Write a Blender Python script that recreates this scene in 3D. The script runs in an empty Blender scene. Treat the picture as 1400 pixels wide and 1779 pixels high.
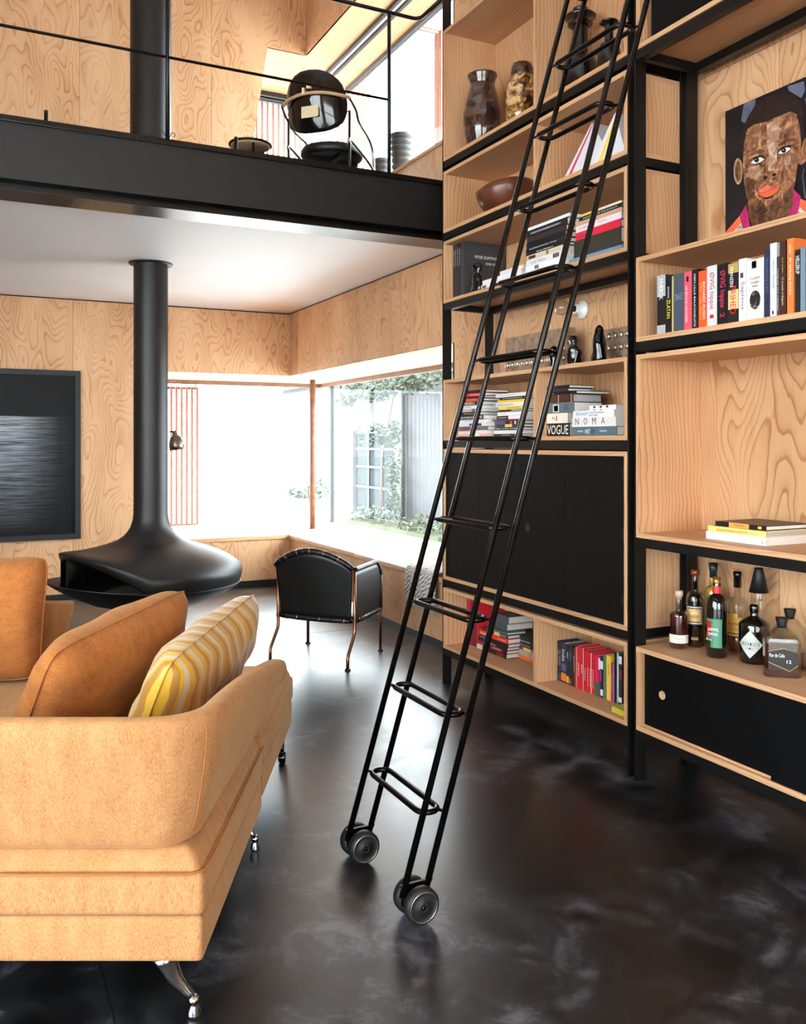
import bpy, bmesh, math, random
from mathutils import Vector, Matrix
random.seed(7)
scene = bpy.context.scene
C = scene.collection

# ------------------------------------------------------------------ camera
YAW = math.radians(26.565)
SN, CS = math.sin(YAW), math.cos(YAW)
FPX, PCX, HOR, CAMH = 1530.0, 700.0, 768.0, 1.5      # focal length in px, centre column, horizon row, eye height
cd = bpy.data.cameras.new('camera')
cam = bpy.data.objects.new('camera', cd); C.objects.link(cam)
cam.location = (0, 0, CAMH); cam.rotation_euler = (math.pi / 2, 0, -YAW)
cd.sensor_fit = 'HORIZONTAL'; cd.sensor_width = 36.0; cd.lens = 36.0 * FPX / 1400.0
cd.shift_y = -(889.5 - HOR) / 1400.0
cd.clip_start = 0.05; cd.clip_end = 300
scene.camera = cam

# ------------------------------------------------------------------ sky and exposure
world = bpy.data.worlds.new('overcast_sky'); scene.world = world; world.use_nodes = True
bg = world.node_tree.nodes['Background']
bg.inputs[0].default_value = (0.86, 0.935, 1.0, 1); bg.inputs[1].default_value = 5.0
vs = scene.view_settings
vs.view_transform = 'Standard'; vs.look = 'None'; vs.exposure = 1.65; vs.gamma = 1.0; vs.use_curve_mapping = False
scene.cycles.use_denoising = True
scene.cycles.max_bounces = 10; scene.cycles.diffuse_bounces = 6; scene.cycles.glossy_bounces = 4
scene.cycles.transparent_max_bounces = 12; scene.cycles.sample_clamp_indirect = 6.0
scene.cycles.caustics_reflective = False; scene.cycles.caustics_refractive = False

# ------------------------------------------------------------------ pixel helpers (a pixel gives a direction; the plane it lies on gives the distance)
def onX(px, X):
    t = (px - PCX) / FPX
    return X * (CS - t * SN) / (SN + t * CS)
def onY(px, Y):
    t = (px - PCX) / FPX
    return Y * (SN + t * CS) / (CS - t * SN)
def depth(x, y): return x * SN + y * CS
def zat(py, x, y): return CAMH + (HOR - py) / FPX * depth(x, y)
def rd(R, D, z=0.0):            # camera-aligned ground coordinates to world
    return Vector((D * SN + R * CS, D * CS - R * SN, z))
def onZ(px, py, Z):
    D = FPX * (CAMH - Z) / (py - HOR)
    return rd((px - PCX) / FPX * D, D, Z)

# ------------------------------------------------------------------ mesh helpers
class MB:
    def __init__(s): s.v = []; s.f = []; s.sm = []
    def add(s, v, f, smooth=False):
        o = len(s.v); s.v += [Vector(p) for p in v]
        for q in f: s.f.append([i + o for i in q]); s.sm.append(smooth)
        return s
    def box(s, x0, x1, y0, y1, z0, z1):
        v = [(x, y, z) for x in (x0, x1) for y in (y0, y1) for z in (z0, z1)]
        return s.add(v, [(0, 1, 3, 2), (4, 6, 7, 5), (0, 4, 5, 1), (2, 3, 7, 6), (0, 2, 6, 4), (1, 5, 7, 3)])
    def tube(s, pts, r, n=10, closed=False, caps=True):
        pts = [Vector(p) for p in pts]; m = len(pts)
        rs = r if isinstance(r, (list, tuple)) else [r] * m
        tang = []
        for i in range(m):
            a = pts[(i - 1) % m] if (closed or i > 0) else pts[i]
            b = pts[(i + 1) % m] if (closed or i < m - 1) else pts[i]
            tang.append((b - a).normalized())
        t0 = tang[0]; up = Vector((0, 0, 1)) if abs(t0.z) < 0.9 else Vector((1, 0, 0))
        nrm = (up - t0 * up.dot(t0)).normalized(); v = []
        for i in range(m):
            t = tang[i]; nrm = (nrm - t * nrm.dot(t)).normalized(); bn = t.cross(nrm)
            for k in range(n):
                a = 2 * math.pi * k / n
                v.append(pts[i] + (nrm * math.cos(a) + bn * math.sin(a)) * rs[i])
        f = []
        for i in range(m if closed else m - 1):
            j = (i + 1) % m
            for k in range(n):
                f.append((i * n + k, i * n + (k + 1) % n, j * n + (k + 1) % n, j * n + k))
        s.add(v, f, True)
        if caps and not closed:
            o = len(s.v) - len(v)
            s.f.append([o + k for k in range(n)][::-1]); s.sm.append(False)
            s.f.append([o + (m - 1) * n + k for k in range(n)]); s.sm.append(False)
        return s
    def lathe(s, prof, n=32, c=(0, 0, 0), a0=0.0, a1=2 * math.pi, axis='z', smooth=True):
        full = abs(a1 - a0 - 2 * math.pi) < 1e-6
        k = n if full else n + 1; v = []
        for r, z in prof:
            for i in range(k):
                a = a0 + (a1 - a0) * i / n
                p = (r * math.cos(a), r * math.sin(a), z)
                if axis == 'y': p = (p[0], p[2], p[1])
                if axis == 'x': p = (p[2], p[0], p[1])
                v.append((p[0] + c[0], p[1] + c[1], p[2] + c[2]))
        f = []
        for j in range(len(prof) - 1):
            for i in range(n):
                i2 = (i + 1) % k
                f.append((j * k + i, j * k + i2, (j + 1) * k + i2, (j + 1) * k + i))
        return s.add(v, f, smooth)
    def prism(s, poly, fn, a, b):       # poly of (u,v); fn(u,v,w)->point ; w from a to b
        n = len(poly)
        v = [fn(u, w, a) for u, w in poly] + [fn(u, w, b) for u, w in poly]
        f = [list(range(n))[::-1], list(range(n, 2 * n))] + [(i, (i + 1) % n, n + (i + 1) % n, n + i) for i in range(n)]
        return s.add(v, f)
    def xf(s, M):
        s.v = [M @ p for p in s.v]; return s
    def join(s, o):
        return s.add(o.v, o.f) if False else s._join(o)
    def _join(s, o):
        k = len(s.v); s.v += o.v
        for q, m in zip(o.f, o.sm): s.f.append([i + k for i in q]); s.sm.append(m)
        return s

FR = {}     # frame of every thing, so that parts can be written in world metres
def _mesh(name, mb, M=None):
    me = bpy.data.meshes.new(name)
    vs_ = mb.v if M is None else [M @ p for p in mb.v]
    me.from_pydata([tuple(p) for p in vs_], [], mb.f)
    me.polygons.foreach_set('use_smooth', mb.sm)
    me.update()
    return me
def fixn(me):
    bm = bmesh.new(); bm.from_mesh(me); bmesh.ops.recalc_face_normals(bm, faces=bm.faces); bm.to_mesh(me); bm.free()
def part(name, mb, mat, parent=None, bevel=0, seg=2, subsurf=0, label=None, local=False, kind=None):
    M = None
    if parent is not None and not local: M = FR[parent.name].inverted()
    me = _mesh(name, mb, M)
    if bevel or subsurf == -1:
        bm = bmesh.new(); bm.from_mesh(me)
        bmesh.ops.remove_doubles(bm, verts=bm.verts, dist=1e-5)
        if bevel: bmesh.ops.bevel(bm, geom=[e for e in bm.edges if len(e.link_faces) == 2 and e.calc_face_angle(0) > 0.5], offset=bevel, segments=seg, profile=0.6, affect='EDGES', clamp_overlap=True)
        bm.to_mesh(me); bm.free()
        if bevel > 0.004 and seg > 1:
            for p in me.polygons: p.use_smooth = True
    fixn(me)
    o = bpy.data.objects.new(name, me); C.objects.link(o)
    if mat is not None: me.materials.append(mat)
    if parent is not None: o.parent = parent; FR[o.name] = FR[parent.name]
    else: FR[o.name] = Matrix.Identity(4)
    if subsurf > 0:
        md = o.modifiers.new('s', 'SUBSURF'); md.levels = subsurf; md.render_levels = subsurf
    if label: o['label'] = label
    if kind: o['kind'] = kind
    return o
def thing(name, label, cat, loc=(0, 0, 0), rz=0.0, group=None, kind=None):
    o = bpy.data.objects.new(name, None); C.objects.link(o)
    o.location = loc; o.rotation_euler = (0, 0, rz); o.empty_display_size = 0.05
    FR[o.name] = Matrix.Translation(Vector(loc)) @ Matrix.Rotation(rz, 4, 'Z')
    return tag(o, label, cat, group, kind)
def tag(o, label=None, cat=None, group=None, kind=None):
    if label: o['label'] = label
    if cat: o['category'] = cat
    if group: o['group'] = group
    if kind: o['kind'] = kind
    return o
def copyp(src, parent, dloc=(0, 0, 0), rz=None):      # a copy of a part sharing its mesh
    o = src.copy(); C.objects.link(o); o.parent = parent; o.location = Vector(src.location) + Vector(dloc)
    if rz is not None: o.rotation_euler = (0, 0, rz)
    FR[o.name] = FR.get(parent.name, Matrix.Identity(4))
    return o
def struct(name, mb, mat, label, cat, parent=None, **k):
    o = part(name, mb, mat, parent, **k)
    if parent is None: tag(o, label, cat, kind='structure')
    return o
def B(x0, x1, y0, y1, z0, z1): return MB().box(x0, x1, y0, y1, z0, z1)
ORD = ['', 'first', 'second', 'third', 'fourth', 'fifth', 'sixth', 'seventh', 'eighth', 'ninth', 'tenth', 'eleventh', 'twelfth', 'thirteenth', 'fourteenth', 'fifteenth', 'sixteenth', 'seventeenth', 'eighteenth', 'nineteenth', 'twentieth', 'twenty-first', 'twenty-second', 'twenty-third', 'twenty-fourth', 'twenty-fifth', 'twenty-sixth', 'twenty-seventh', 'twenty-eighth']

def srgb(r, g, b):
    f = lambda c: ((c / 255 + 0.055) / 1.055) ** 2.4 if c > 10 else c / 255 / 12.92
    return (f(r), f(g), f(b), 1)

# ------------------------------------------------------------------ lettering
_tc = {}
def text_mb(body, size=1.0):
    if body not in _tc:
        cu = bpy.data.curves.new('t', 'FONT'); cu.body = body; cu.size = 1.0; cu.resolution_u = 2
        ob = bpy.data.objects.new('t', cu)
        me = bpy.data.meshes.new_from_object(ob)
        v = [p.co.copy() for p in me.vertices]; f = [list(p.vertices) for p in me.polygons]
        bpy.data.objects.remove(ob); bpy.data.curves.remove(cu); bpy.data.meshes.remove(me)
        _tc[body] = (v, f)
    v, f = _tc[body]
    return v, f
def lettering(body, origin, right, up, parent, mat, length=None, height=None, name='lettering', anchor='left', off=0.0006, bold=0):
    v, f = text_mb(body)
    if not v: return None
    x0 = min(p.x for p in v); x1 = max(p.x for p in v); y0 = min(p.y for p in v); y1 = max(p.y for p in v)
    sx = length / (x1 - x0) if length else None
    sy = height / (y1 - y0) if height else None
    if sx is None: sx = sy
    if sy is None: sy = sx
    right = Vector(right).normalized(); up = Vector(up).normalized(); nrm = right.cross(up)
    o = Vector(origin) + nrm * off
    dx = 0 if anchor == 'left' else -(x1 - x0) * sx / 2
    dy = 0 if anchor == 'left' else -(y1 - y0) * sy / 2
    mb = MB(); mb.add([o + right * ((p.x - x0) * sx + dx) + up * ((p.y - y0) * sy + dy) for p in v], f)
    me_o = part(name, mb, mat, parent)
    return me_o
# ------------------------------------------------------------------ materials
def newmat(name):
    m = bpy.data.materials.new(name); m.use_nodes = True
    nt = m.node_tree; p = nt.nodes['Principled BSDF']
    return m, nt, p
def nd(nt, t, ins=None, **kw):
    n = nt.nodes.new(t)
    for k, v in kw.items(): setattr(n, k, v)
    for k, v in (ins or {}).items():
        if isinstance(v, bpy.types.NodeSocket): nt.links.new(v, n.inputs[k])
        else: n.inputs[k].default_value = v
    return n
def mth(nt, op, a, b=None, c=None):
    ins = {0: a}
    if b is not None: ins[1] = b
    if c is not None: ins[2] = c
    return nd(nt, 'ShaderNodeMath', ins, operation=op).outputs[0]
def ramp(nt, fac, stops, interp='LINEAR'):
    n = nd(nt, 'ShaderNodeValToRGB', {0: fac}); cr = n.color_ramp; cr.interpolation = interp
    while len(cr.elements) < len(stops): cr.elements.new(0.5)
    for e, (p, c) in zip(cr.elements, stops): e.position = p; e.color = c if len(c) == 4 else (*c, 1)
    return n.outputs[0]
def mixc(nt, fac, a, b, blend='MIX'):
    n = nd(nt, 'ShaderNodeMix', data_type='RGBA', blend_type=blend)
    for k, v in ((0, fac), (6, a), (7, b)):
        if isinstance(v, bpy.types.NodeSocket): nt.links.new(v, n.inputs[k])
        else: n.inputs[k].default_value = v
    return n.outputs[2]
def g(v): return (v, v, v, 1)
def plain(name, col, rough=0.5, metal=0.0, spec=0.5, coat=0.0, var=0.0, vscale=8.0, bump=0.0, sheen=0.0):
    m, nt, p = newmat(name)
    p.inputs['Base Color'].default_value = col; p.inputs['Roughness'].default_value = rough
    p.inputs['Metallic'].default_value = metal; p.inputs['Specular IOR Level'].default_value = spec
    p.inputs['Coat Weight'].default_value = coat; p.inputs['Sheen Weight'].default_value = sheen
    if var or bump:
        tc = nd(nt, 'ShaderNodeTexCoord'); no = nd(nt, 'ShaderNodeTexNoise', {0: tc.outputs['Object'], 'Scale': vscale, 'Detail': 5.0})
        if var:
            c2 = tuple(max(0, x * (1 - var)) for x in col[:3]) + (1,); c3 = tuple(min(1, x * (1 + var)) for x in col[:3]) + (1,)
            nt.links.new(ramp(nt, no.outputs[0], [(0.3, c2), (0.7, c3)]), p.inputs['Base Color'])
        if bump:
            b = nd(nt, 'ShaderNodeBump', {'Strength': bump, 'Distance': 0.002, 'Height': no.outputs[0]})
            nt.links.new(b.outputs[0], p.inputs['Normal'])
    return m
def plywood(name, axis='z', light=(222, 182, 136), dark=(192, 138, 86), nscale=2.2, amp=11.0, k=9.0, stretch=0.13, rough=0.5, lineamt=0.75, spec=0.35):
    m, nt, p = newmat(name)
    tc = nd(nt, 'ShaderNodeTexCoord'); oi = nd(nt, 'ShaderNodeObjectInfo')
    sp = nd(nt, 'ShaderNodeSeparateXYZ', {0: tc.outputs['Object']})
    x, y, z = sp.outputs
    if axis == 'z': u, v = mth(nt, 'ADD', x, y), z
    elif axis == 'y': u, v = mth(nt, 'ADD', x, mth(nt, 'MULTIPLY', z, 1.3)), y
    else: u, v = mth(nt, 'ADD', y, mth(nt, 'MULTIPLY', z, 1.3)), x
    rnd = mth(nt, 'MULTIPLY', oi.outputs['Random'], 60.0)
    u = mth(nt, 'ADD', u, rnd)
    # a slight wander of the grain
    wv = nd(nt, 'ShaderNodeCombineXYZ', {0: mth(nt, 'MULTIPLY', u, 0.8), 1: mth(nt, 'MULTIPLY', v, 1.4), 2: rnd})
    wn = nd(nt, 'ShaderNodeTexNoise', {0: wv.outputs[0], 'Scale': 3.0, 'Detail': 2.0})
    u2 = mth(nt, 'ADD', u, mth(nt, 'MULTIPLY', mth(nt, 'SUBTRACT', wn.outputs[0], 0.5), 0.05))
    P = nd(nt, 'ShaderNodeCombineXYZ', {0: u2, 1: mth(nt, 'MULTIPLY', v, stretch * 2.2), 2: rnd})
    n1 = nd(nt, 'ShaderNodeTexNoise', {0: P.outputs[0], 'Scale': nscale * 1.6, 'Detail': 1.3, 'Roughness': 0.45})
    P2 = nd(nt, 'ShaderNodeCombineXYZ', {0: mth(nt, 'MULTIPLY', u2, 30.0), 1: mth(nt, 'MULTIPLY', v, 7.0), 2: rnd})
    n2 = nd(nt, 'ShaderNodeTexNoise', {0: P2.outputs[0], 'Scale': 1.0, 'Detail': 3.0})
    f = mth(nt, 'ADD', mth(nt, 'MULTIPLY', n1.outputs[0], amp), mth(nt, 'MULTIPLY', u2, k))
    f = mth(nt, 'ADD', f, mth(nt, 'MULTIPLY', n2.outputs[0], 0.35))
    fr = mth(nt, 'FRACT', f)
    L = srgb(*light); D = srgb(*dark)
    ring = ramp(nt, fr, [(0.0, g(0.0)), (0.45, g(0.03)), (0.76, g(0.32)), (0.90, g(1.0)), (0.965, g(0.9)), (1.0, g(0.0))])
    # line strength varies so some zones are calm
    P3 = nd(nt, 'ShaderNodeCombineXYZ', {0: mth(nt, 'MULTIPLY', u, 1.0), 1: mth(nt, 'MULTIPLY', v, 0.25), 2: rnd})
    n3 = nd(nt, 'ShaderNodeTexNoise', {0: P3.outputs[0], 'Scale': 4.0, 'Detail': 2.0})
    amt = mth(nt, 'MULTIPLY', ramp(nt, n3.outputs[0], [(0.3, g(0.25)), (0.62, g(1.0))]), lineamt)
    P4 = nd(nt, 'ShaderNodeCombineXYZ', {0: mth(nt, 'MULTIPLY', u, 260.0), 1: mth(nt, 'MULTIPLY', v, 5.0), 2: rnd})
    n4 = nd(nt, 'ShaderNodeTexNoise', {0: P4.outputs[0], 'Scale': 1.0, 'Detail': 2.0})
    base = mixc(nt, mth(nt, 'MULTIPLY', ring, amt), L, D)
    base = mixc(nt, ramp(nt, n4.outputs[0], [(0.35, g(0.0)), (0.75, g(0.22))]), base, D)
    tone = ramp(nt, n3.outputs[0], [(0.3, srgb(255, 244, 232)), (0.7, srgb(238, 222, 205))])
    base = mixc(nt, 1.0, base, tone, 'MULTIPLY')
    hv = nd(nt, 'ShaderNodeHueSaturation', {'Hue': 0.5, 'Saturation': 1.0, 'Value': mth(nt, 'ADD', 0.90, mth(nt, 'MULTIPLY', oi.outputs['Random'], 0.16)), 'Color': base})
    nt.links.new(hv.outputs[0], p.inputs['Base Color'])
    p.inputs['Roughness'].default_value = rough; p.inputs['Specular IOR Level'].default_value = spec
    b = nd(nt, 'ShaderNodeBump', {'Strength': 0.08, 'Distance': 0.002, 'Height': n4.outputs[0]})
    nt.links.new(b.outputs[0], p.inputs['Normal'])
    return m
M = {}
WL, WD = (220, 184, 149), (176, 122, 80)
M['ply'] = plywood('fir_plywood', 'z', WL, WD, nscale=2.6, amp=20, k=8, stretch=0.15, lineamt=0.85)
M['plyY'] = plywood('fir_plywood_flat', 'y', WL, WD, amp=5, k=26, stretch=0.1, lineamt=0.55)
M['plyX'] = plywood('fir_plywood_flat_cross', 'x', WL, WD, amp=5, k=22, stretch=0.1, lineamt=0.5)
M['boxV'] = plywood('shelf_plywood_upright', 'z', (213, 176, 141), (164, 114, 76), amp=8, k=44, stretch=0.1, lineamt=0.8)
M['boxB'] = plywood('shelf_plywood_back', 'z', (215, 178, 142), (168, 116, 76), amp=20, k=24, stretch=0.12, lineamt=0.85)
M['boxY'] = plywood('shelf_plywood_level', 'y', (208, 172, 138), (160, 112, 76), amp=7, k=48, stretch=0.1, lineamt=0.8)
M['darkwood'] = plain('core_dark', srgb(52, 38, 26), 0.8)
M['white'] = plain('white_paint', srgb(226, 226, 230), 0.55, var=0.02, vscale=2)
M['black'] = plain('black_steel', srgb(11, 11, 11), 0.42, metal=0.0, spec=0.35, var=0.25, vscale=6, bump=0.06)
M['beam'] = plain('mill_steel', srgb(8, 7, 7), 0.28, metal=0.0, spec=0.4, var=0.5, vscale=4, bump=0.12)
M['ladder'] = plain('raw_steel', srgb(40, 37, 35), 0.27, metal=0.9, var=0.35, vscale=14, bump=0.04)
M['stove'] = plain('stove_black', srgb(19, 18, 18), 0.46, metal=0.0, spec=0.5, var=0.12, vscale=40, bump=0.1)
M['stovein'] = plain('soot', srgb(10, 9, 9), 0.9, var=0.3, vscale=12)
M['ash'] = plain('charred_log', srgb(40, 36, 33), 0.95, var=0.5, vscale=30, bump=0.4)
M['mesh'] = plain('spark_mesh', srgb(120, 104, 70), 0.5, metal=0.7)
M['rubber'] = plain('rubber', srgb(16, 16, 17), 0.55, var=0.2, vscale=30)
M['chrome'] = plain('chrome', srgb(200, 202, 205), 0.12, metal=1.0)
M['steelbright'] = plain('brushed_steel', srgb(170, 168, 165), 0.3, metal=1.0)
M['copper'] = plain('copper_tube', srgb(150, 102, 74), 0.28, metal=0.95, var=0.2, vscale=20)
M['leather'] = plain('black_leather', srgb(13, 13, 14), 0.42, var=0.15, vscale=40, bump=0.12)
M['door'] = plywood('black_stained_ply', 'z', light=(13, 11, 11), dark=(7, 6, 6), amp=6, k=14, lineamt=0.8, rough=0.6, spec=0.15)
M['doorflat'] = plain('black_laminate', srgb(6, 6, 7), 0.5, spec=0.15)
M['paper'] = plain('paper', srgb(222, 218, 210), 0.8, var=0.06, vscale=120)
M['papergrey'] = plain('paper_grey', srgb(170, 172, 172), 0.8, var=0.1, vscale=160)
M['porcelain'] = plain('porcelain', srgb(232, 230, 226), 0.12, coat=0.5)
M['brownvase'] = None
M['frameblack'] = plain('frame_black', srgb(10, 10, 11), 0.5)
M['tan'] = plain('tan_rattan', srgb(196, 160, 118), 0.6, var=0.15, vscale=60)
M['slat'] = plain('red_cedar', srgb(176, 112, 94), 0.7, var=0.15, vscale=10)
M['bronzepost'] = plain('weathered_post', srgb(120, 84, 66), 0.6, var=0.3, vscale=12)
M['alu'] = plain('window_frame_grey', srgb(70, 72, 74), 0.45, metal=0.3)
M['zinc'] = plain('zinc_downpipe', srgb(66, 68, 70), 0.5)
M['woodframe'] = plain('window_frame_wood', srgb(126, 96, 76), 0.55, var=0.15)
M['blackgloss'] = plain('black_glaze', srgb(10, 10, 11), 0.1, coat=0.3)
M['bowl'] = plain('turned_rosewood', srgb(96, 52, 34), 0.3, var=0.35, vscale=7)
M['iron'] = plain('cast_iron', srgb(150, 126, 106), 0.5, metal=0.3, var=0.4, vscale=25, bump=0.2)
M['ironcup'] = plain('mould_cup', srgb(206, 190, 172), 0.25, metal=0.8)
M['pot'] = plain('grey_stoneware', srgb(92, 94, 96), 0.6, var=0.25, vscale=18)
M['grass'] = plain('lawn', srgb(70, 78, 56), 0.9, var=0.3, vscale=1.5)
M['gravel'] = plain('pale_gravel', srgb(232, 231, 228), 0.9, var=0.05, vscale=20)
M['housewall'] = plain('grey_limewashed_brick', srgb(78, 78, 80), 0.8, var=0.1, vscale=3)
M['leaf'] = plain('creeper_leaf', srgb(52, 66, 44), 0.6, var=0.4, vscale=3)
M['darkpane'] = plain('house_pane', srgb(60, 65, 68), 0.9, spec=0.0)

def concrete():
    m, nt, p = newmat('polished_black_concrete')
    tc = nd(nt, 'ShaderNodeTexCoord')
    a = nd(nt, 'ShaderNodeTexNoise', {0: tc.outputs['Object'], 'Scale': 1.3, 'Detail': 8.0, 'Roughness': 0.62, 'Distortion': 0.25})
    b = nd(nt, 'ShaderNodeTexNoise', {0: tc.outputs['Object'], 'Scale': 5.0, 'Detail': 12.0, 'Roughness': 0.72, 'Distortion': 0.5})
    c = nd(nt, 'ShaderNodeTexNoise', {0: tc.outputs['Object'], 'Scale': 60.0, 'Detail': 6.0})
    v = nd(nt, 'ShaderNodeTexVoronoi', {0: tc.outputs['Object'], 'Scale': 16.0, 'Randomness': 1.0})
    s = mth(nt, 'ADD', mth(nt, 'ADD', mth(nt, 'MULTIPLY', a.outputs[0], 0.42), mth(nt, 'MULTIPLY', b.outputs[0], 0.5)), mth(nt, 'MULTIPLY', c.outputs[0], 0.08))
    col = ramp(nt, s, [(0.39, srgb(5, 5, 6)), (0.47, srgb(14, 14, 16)), (0.53, srgb(34, 35, 38)), (0.61, srgb(92, 94, 102))])
    pits = ramp(nt, v.outputs['Distance'], [(0.02, g(0.3)), (0.045, g(1.0))])
    col = mixc(nt, 1.0, col, pits, 'MULTIPLY')
    nt.links.new(col, p.inputs['Base Color'])
    r = ramp(nt, s, [(0.35, g(0.28)), (0.6, g(0.38))])
    nt.links.new(r, p.inputs['Roughness'])
    p.inputs['Specular IOR Level'].default_value = 0.9
    bm_ = nd(nt, 'ShaderNodeBump', {'Strength': 0.03, 'Distance': 0.002, 'Height': b.outputs[0]})
    nt.links.new(bm_.outputs[0], p.inputs['Normal'])
    return m
M['floor'] = concrete()
def chenille(name, base, dark):
    m, nt, p = newmat(name)
    tc = nd(nt, 'ShaderNodeTexCoord')
    mp = nd(nt, 'ShaderNodeMapping', {0: tc.outputs['Object'], 'Scale': (1.0, 1.0, 0.28)})
    a = nd(nt, 'ShaderNodeTexNoise', {0: mp.outputs[0], 'Scale': 420.0, 'Detail': 3.0, 'Roughness': 0.7})
    b = nd(nt, 'ShaderNodeTexNoise', {0: mp.outputs[0], 'Scale': 26.0, 'Detail': 5.0, 'Roughness': 0.7})
    c = nd(nt, 'ShaderNodeTexNoise', {0: tc.outputs['Object'], 'Scale': 3.0, 'Detail': 2.0})
    f = mth(nt, 'ADD', mth(nt, 'MULTIPLY', a.outputs[0], 0.72), mth(nt, 'MULTIPLY', b.outputs[0], 0.28))
    col = ramp(nt, f, [(0.36, srgb(*dark)), (0.52, srgb(*base)), (0.7, srgb(min(255, base[0] + 10), min(255, base[1] + 16), min(255, base[2] + 18)))])
    col = mixc(nt, ramp(nt, c.outputs[0], [(0.45, g(0.0)), (0.75, g(0.3))]), col, srgb(*dark))
    nt.links.new(col, p.inputs['Base Color'])
    p.inputs['Roughness'].default_value = 0.85; p.inputs['Specular IOR Level'].default_value = 0.15
    p.inputs['Sheen Weight'].default_value = 0.22; p.inputs['Sheen Roughness'].default_value = 0.5
    p.inputs['Sheen Tint'].default_value = srgb(255, 226, 180)
    bm_ = nd(nt, 'ShaderNodeBump', {'Strength': 0.35, 'Distance': 0.0015, 'Height': a.outputs[0]})
    nt.links.new(bm_.outputs[0], p.inputs['Normal'])
    return m
M['sofa'] = chenille('orange_chenille', (181, 131, 86), (147, 95, 54))
M['cushion'] = chenille('rust_orange_velvet', (176, 110, 56), (128, 70, 30))
def stripes():
    m, nt, p = newmat('yellow_striped_silk')
    tc = nd(nt, 'ShaderNodeTexCoord')
    n = nd(nt, 'ShaderNodeTexNoise', {0: tc.outputs['Object'], 'Scale': 9.0, 'Detail': 2.0})
    n2 = nd(nt, 'ShaderNodeTexNoise', {0: tc.outputs['Object'], 'Scale': 2.0, 'Detail': 1.0})
    sp = nd(nt, 'ShaderNodeSeparateXYZ', {0: tc.outputs['Object']})
    f = mth(nt, 'ADD', mth(nt, 'MULTIPLY', sp.outputs[0], 14.5), mth(nt, 'MULTIPLY', n.outputs[0], 0.35))
    fr = mth(nt, 'FRACT', f)
    yel = mixc(nt, ramp(nt, n2.outputs[0], [(0.4, g(0)), (0.6, g(1))]), srgb(186, 134, 18), srgb(204, 160, 44))
    st = ramp(nt, fr, [(0.0, g(0)), (0.60, g(0)), (0.62, g(1)), (0.86, g(1)), (0.88, g(0))])
    st2 = ramp(nt, fr, [(0.0, g(0)), (0.2, g(0)), (0.22, g(1)), (0.42, g(1)), (0.44, g(0))])
    col = mixc(nt, st, yel, srgb(186, 172, 146))
    col = mixc(nt, mth(nt, 'MULTIPLY', st2, 0.8), col, srgb(150, 98, 34))
    nt.links.new(col, p.inputs['Base Color']); p.inputs['Roughness'].default_value = 0.5
    p.inputs['Sheen Weight'].default_value = 0.3
    bm_ = nd(nt, 'ShaderNodeBump', {'Strength': 0.3, 'Distance': 0.004, 'Height': n.outputs[0]})
    nt.links.new(bm_.outputs[0], p.inputs['Normal'])
    return m
M['stripe'] = stripes()
def glassmat(name, tint=(0.96, 0.98, 0.97), refl=0.06):
    m, nt, p = newmat(name)
    nt.nodes.remove(p); out = nt.nodes['Material Output']
    t = nd(nt, 'ShaderNodeBsdfTransparent', {0: (*tint, 1)})
    gl = nd(nt, 'ShaderNodeBsdfGlossy', {'Roughness': 0.02})
    fr = nd(nt, 'ShaderNodeLayerWeight', {0: 0.5})
    fc = mth(nt, 'ADD', mth(nt, 'MULTIPLY', mth(nt, 'POWER', fr.outputs[1], 5.0), 0.22), 0.008)
    mx = nd(nt, 'ShaderNodeMixShader', {0: fc, 1: t.outputs[0], 2: gl.outputs[0]})
    nt.links.new(mx.outputs[0], out.inputs[0])
    return m
M['glass'] = glassmat('window_glass')
def bottleglass(name, tint):
    m, nt, p = newmat(name)
    nt.nodes.remove(p); out = nt.nodes['Material Output']
    t = nd(nt, 'ShaderNodeBsdfTransparent', {0: (*tint, 1)})
    gl = nd(nt, 'ShaderNodeBsdfGlossy', {'Roughness': 0.03})
    fr = nd(nt, 'ShaderNodeLayerWeight', {0: 0.35})
    mx = nd(nt, 'ShaderNodeMixShader', {0: mth(nt, 'ADD', mth(nt, 'MULTIPLY', fr.outputs[1], 0.55), 0.04), 1: t.outputs[0], 2: gl.outputs[0]})
    nt.links.new(mx.outputs[0], out.inputs[0])
    return m
M['bg_clear'] = bottleglass('clear_bottle_glass', (0.9, 0.9, 0.86))
M['bg_yellow'] = bottleglass('yellow_liqueur_glass', (0.75, 0.62, 0.12))
M['liq_rum'] = plain('rum', srgb(58, 20, 10), 0.08, coat=0.6)
M['liq_amber'] = plain('amber_spirit', srgb(96, 54, 22), 0.1, coat=0.6)
M['liq_dark'] = plain('dark_spirit', srgb(20, 10, 9), 0.08, coat=0.6)
M['liq_red'] = plain('sloe_red_spirit', srgb(62, 14, 18), 0.08, coat=0.6)
M['liq_yel'] = plain('yellow_liqueur', srgb(196, 158, 54), 0.15, coat=0.5)
M['bglass_dark'] = plain('dark_bottle_glass', srgb(12, 11, 11), 0.06, coat=0.8)
def vasemat(name, c1, c2, c3, sc):
    m, nt, p = newmat(name)
    tc = nd(nt, 'ShaderNodeTexCoord')
    n = nd(nt, 'ShaderNodeTexNoise', {0: tc.outputs['Object'], 'Scale': sc, 'Detail': 4.0, 'Distortion': 1.5})
    nt.links.new(ramp(nt, n.outputs[0], [(0.35, srgb(*c1)), (0.5, srgb(*c2)), (0.62, srgb(*c3))]), p.inputs['Base Color'])
    p.inputs['Roughness'].default_value = 0.12; p.inputs['Coat Weight'].default_value = 0.7
    return m
M['vase1'] = vasemat('dark_brown_glaze', (24, 18, 17), (60, 36, 30), (86, 66, 54), 14)
M['vase2'] = vasemat('tortoiseshell_glaze', (34, 20, 14), (128, 84, 36), (206, 172, 120), 16)
_cm = {}
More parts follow.
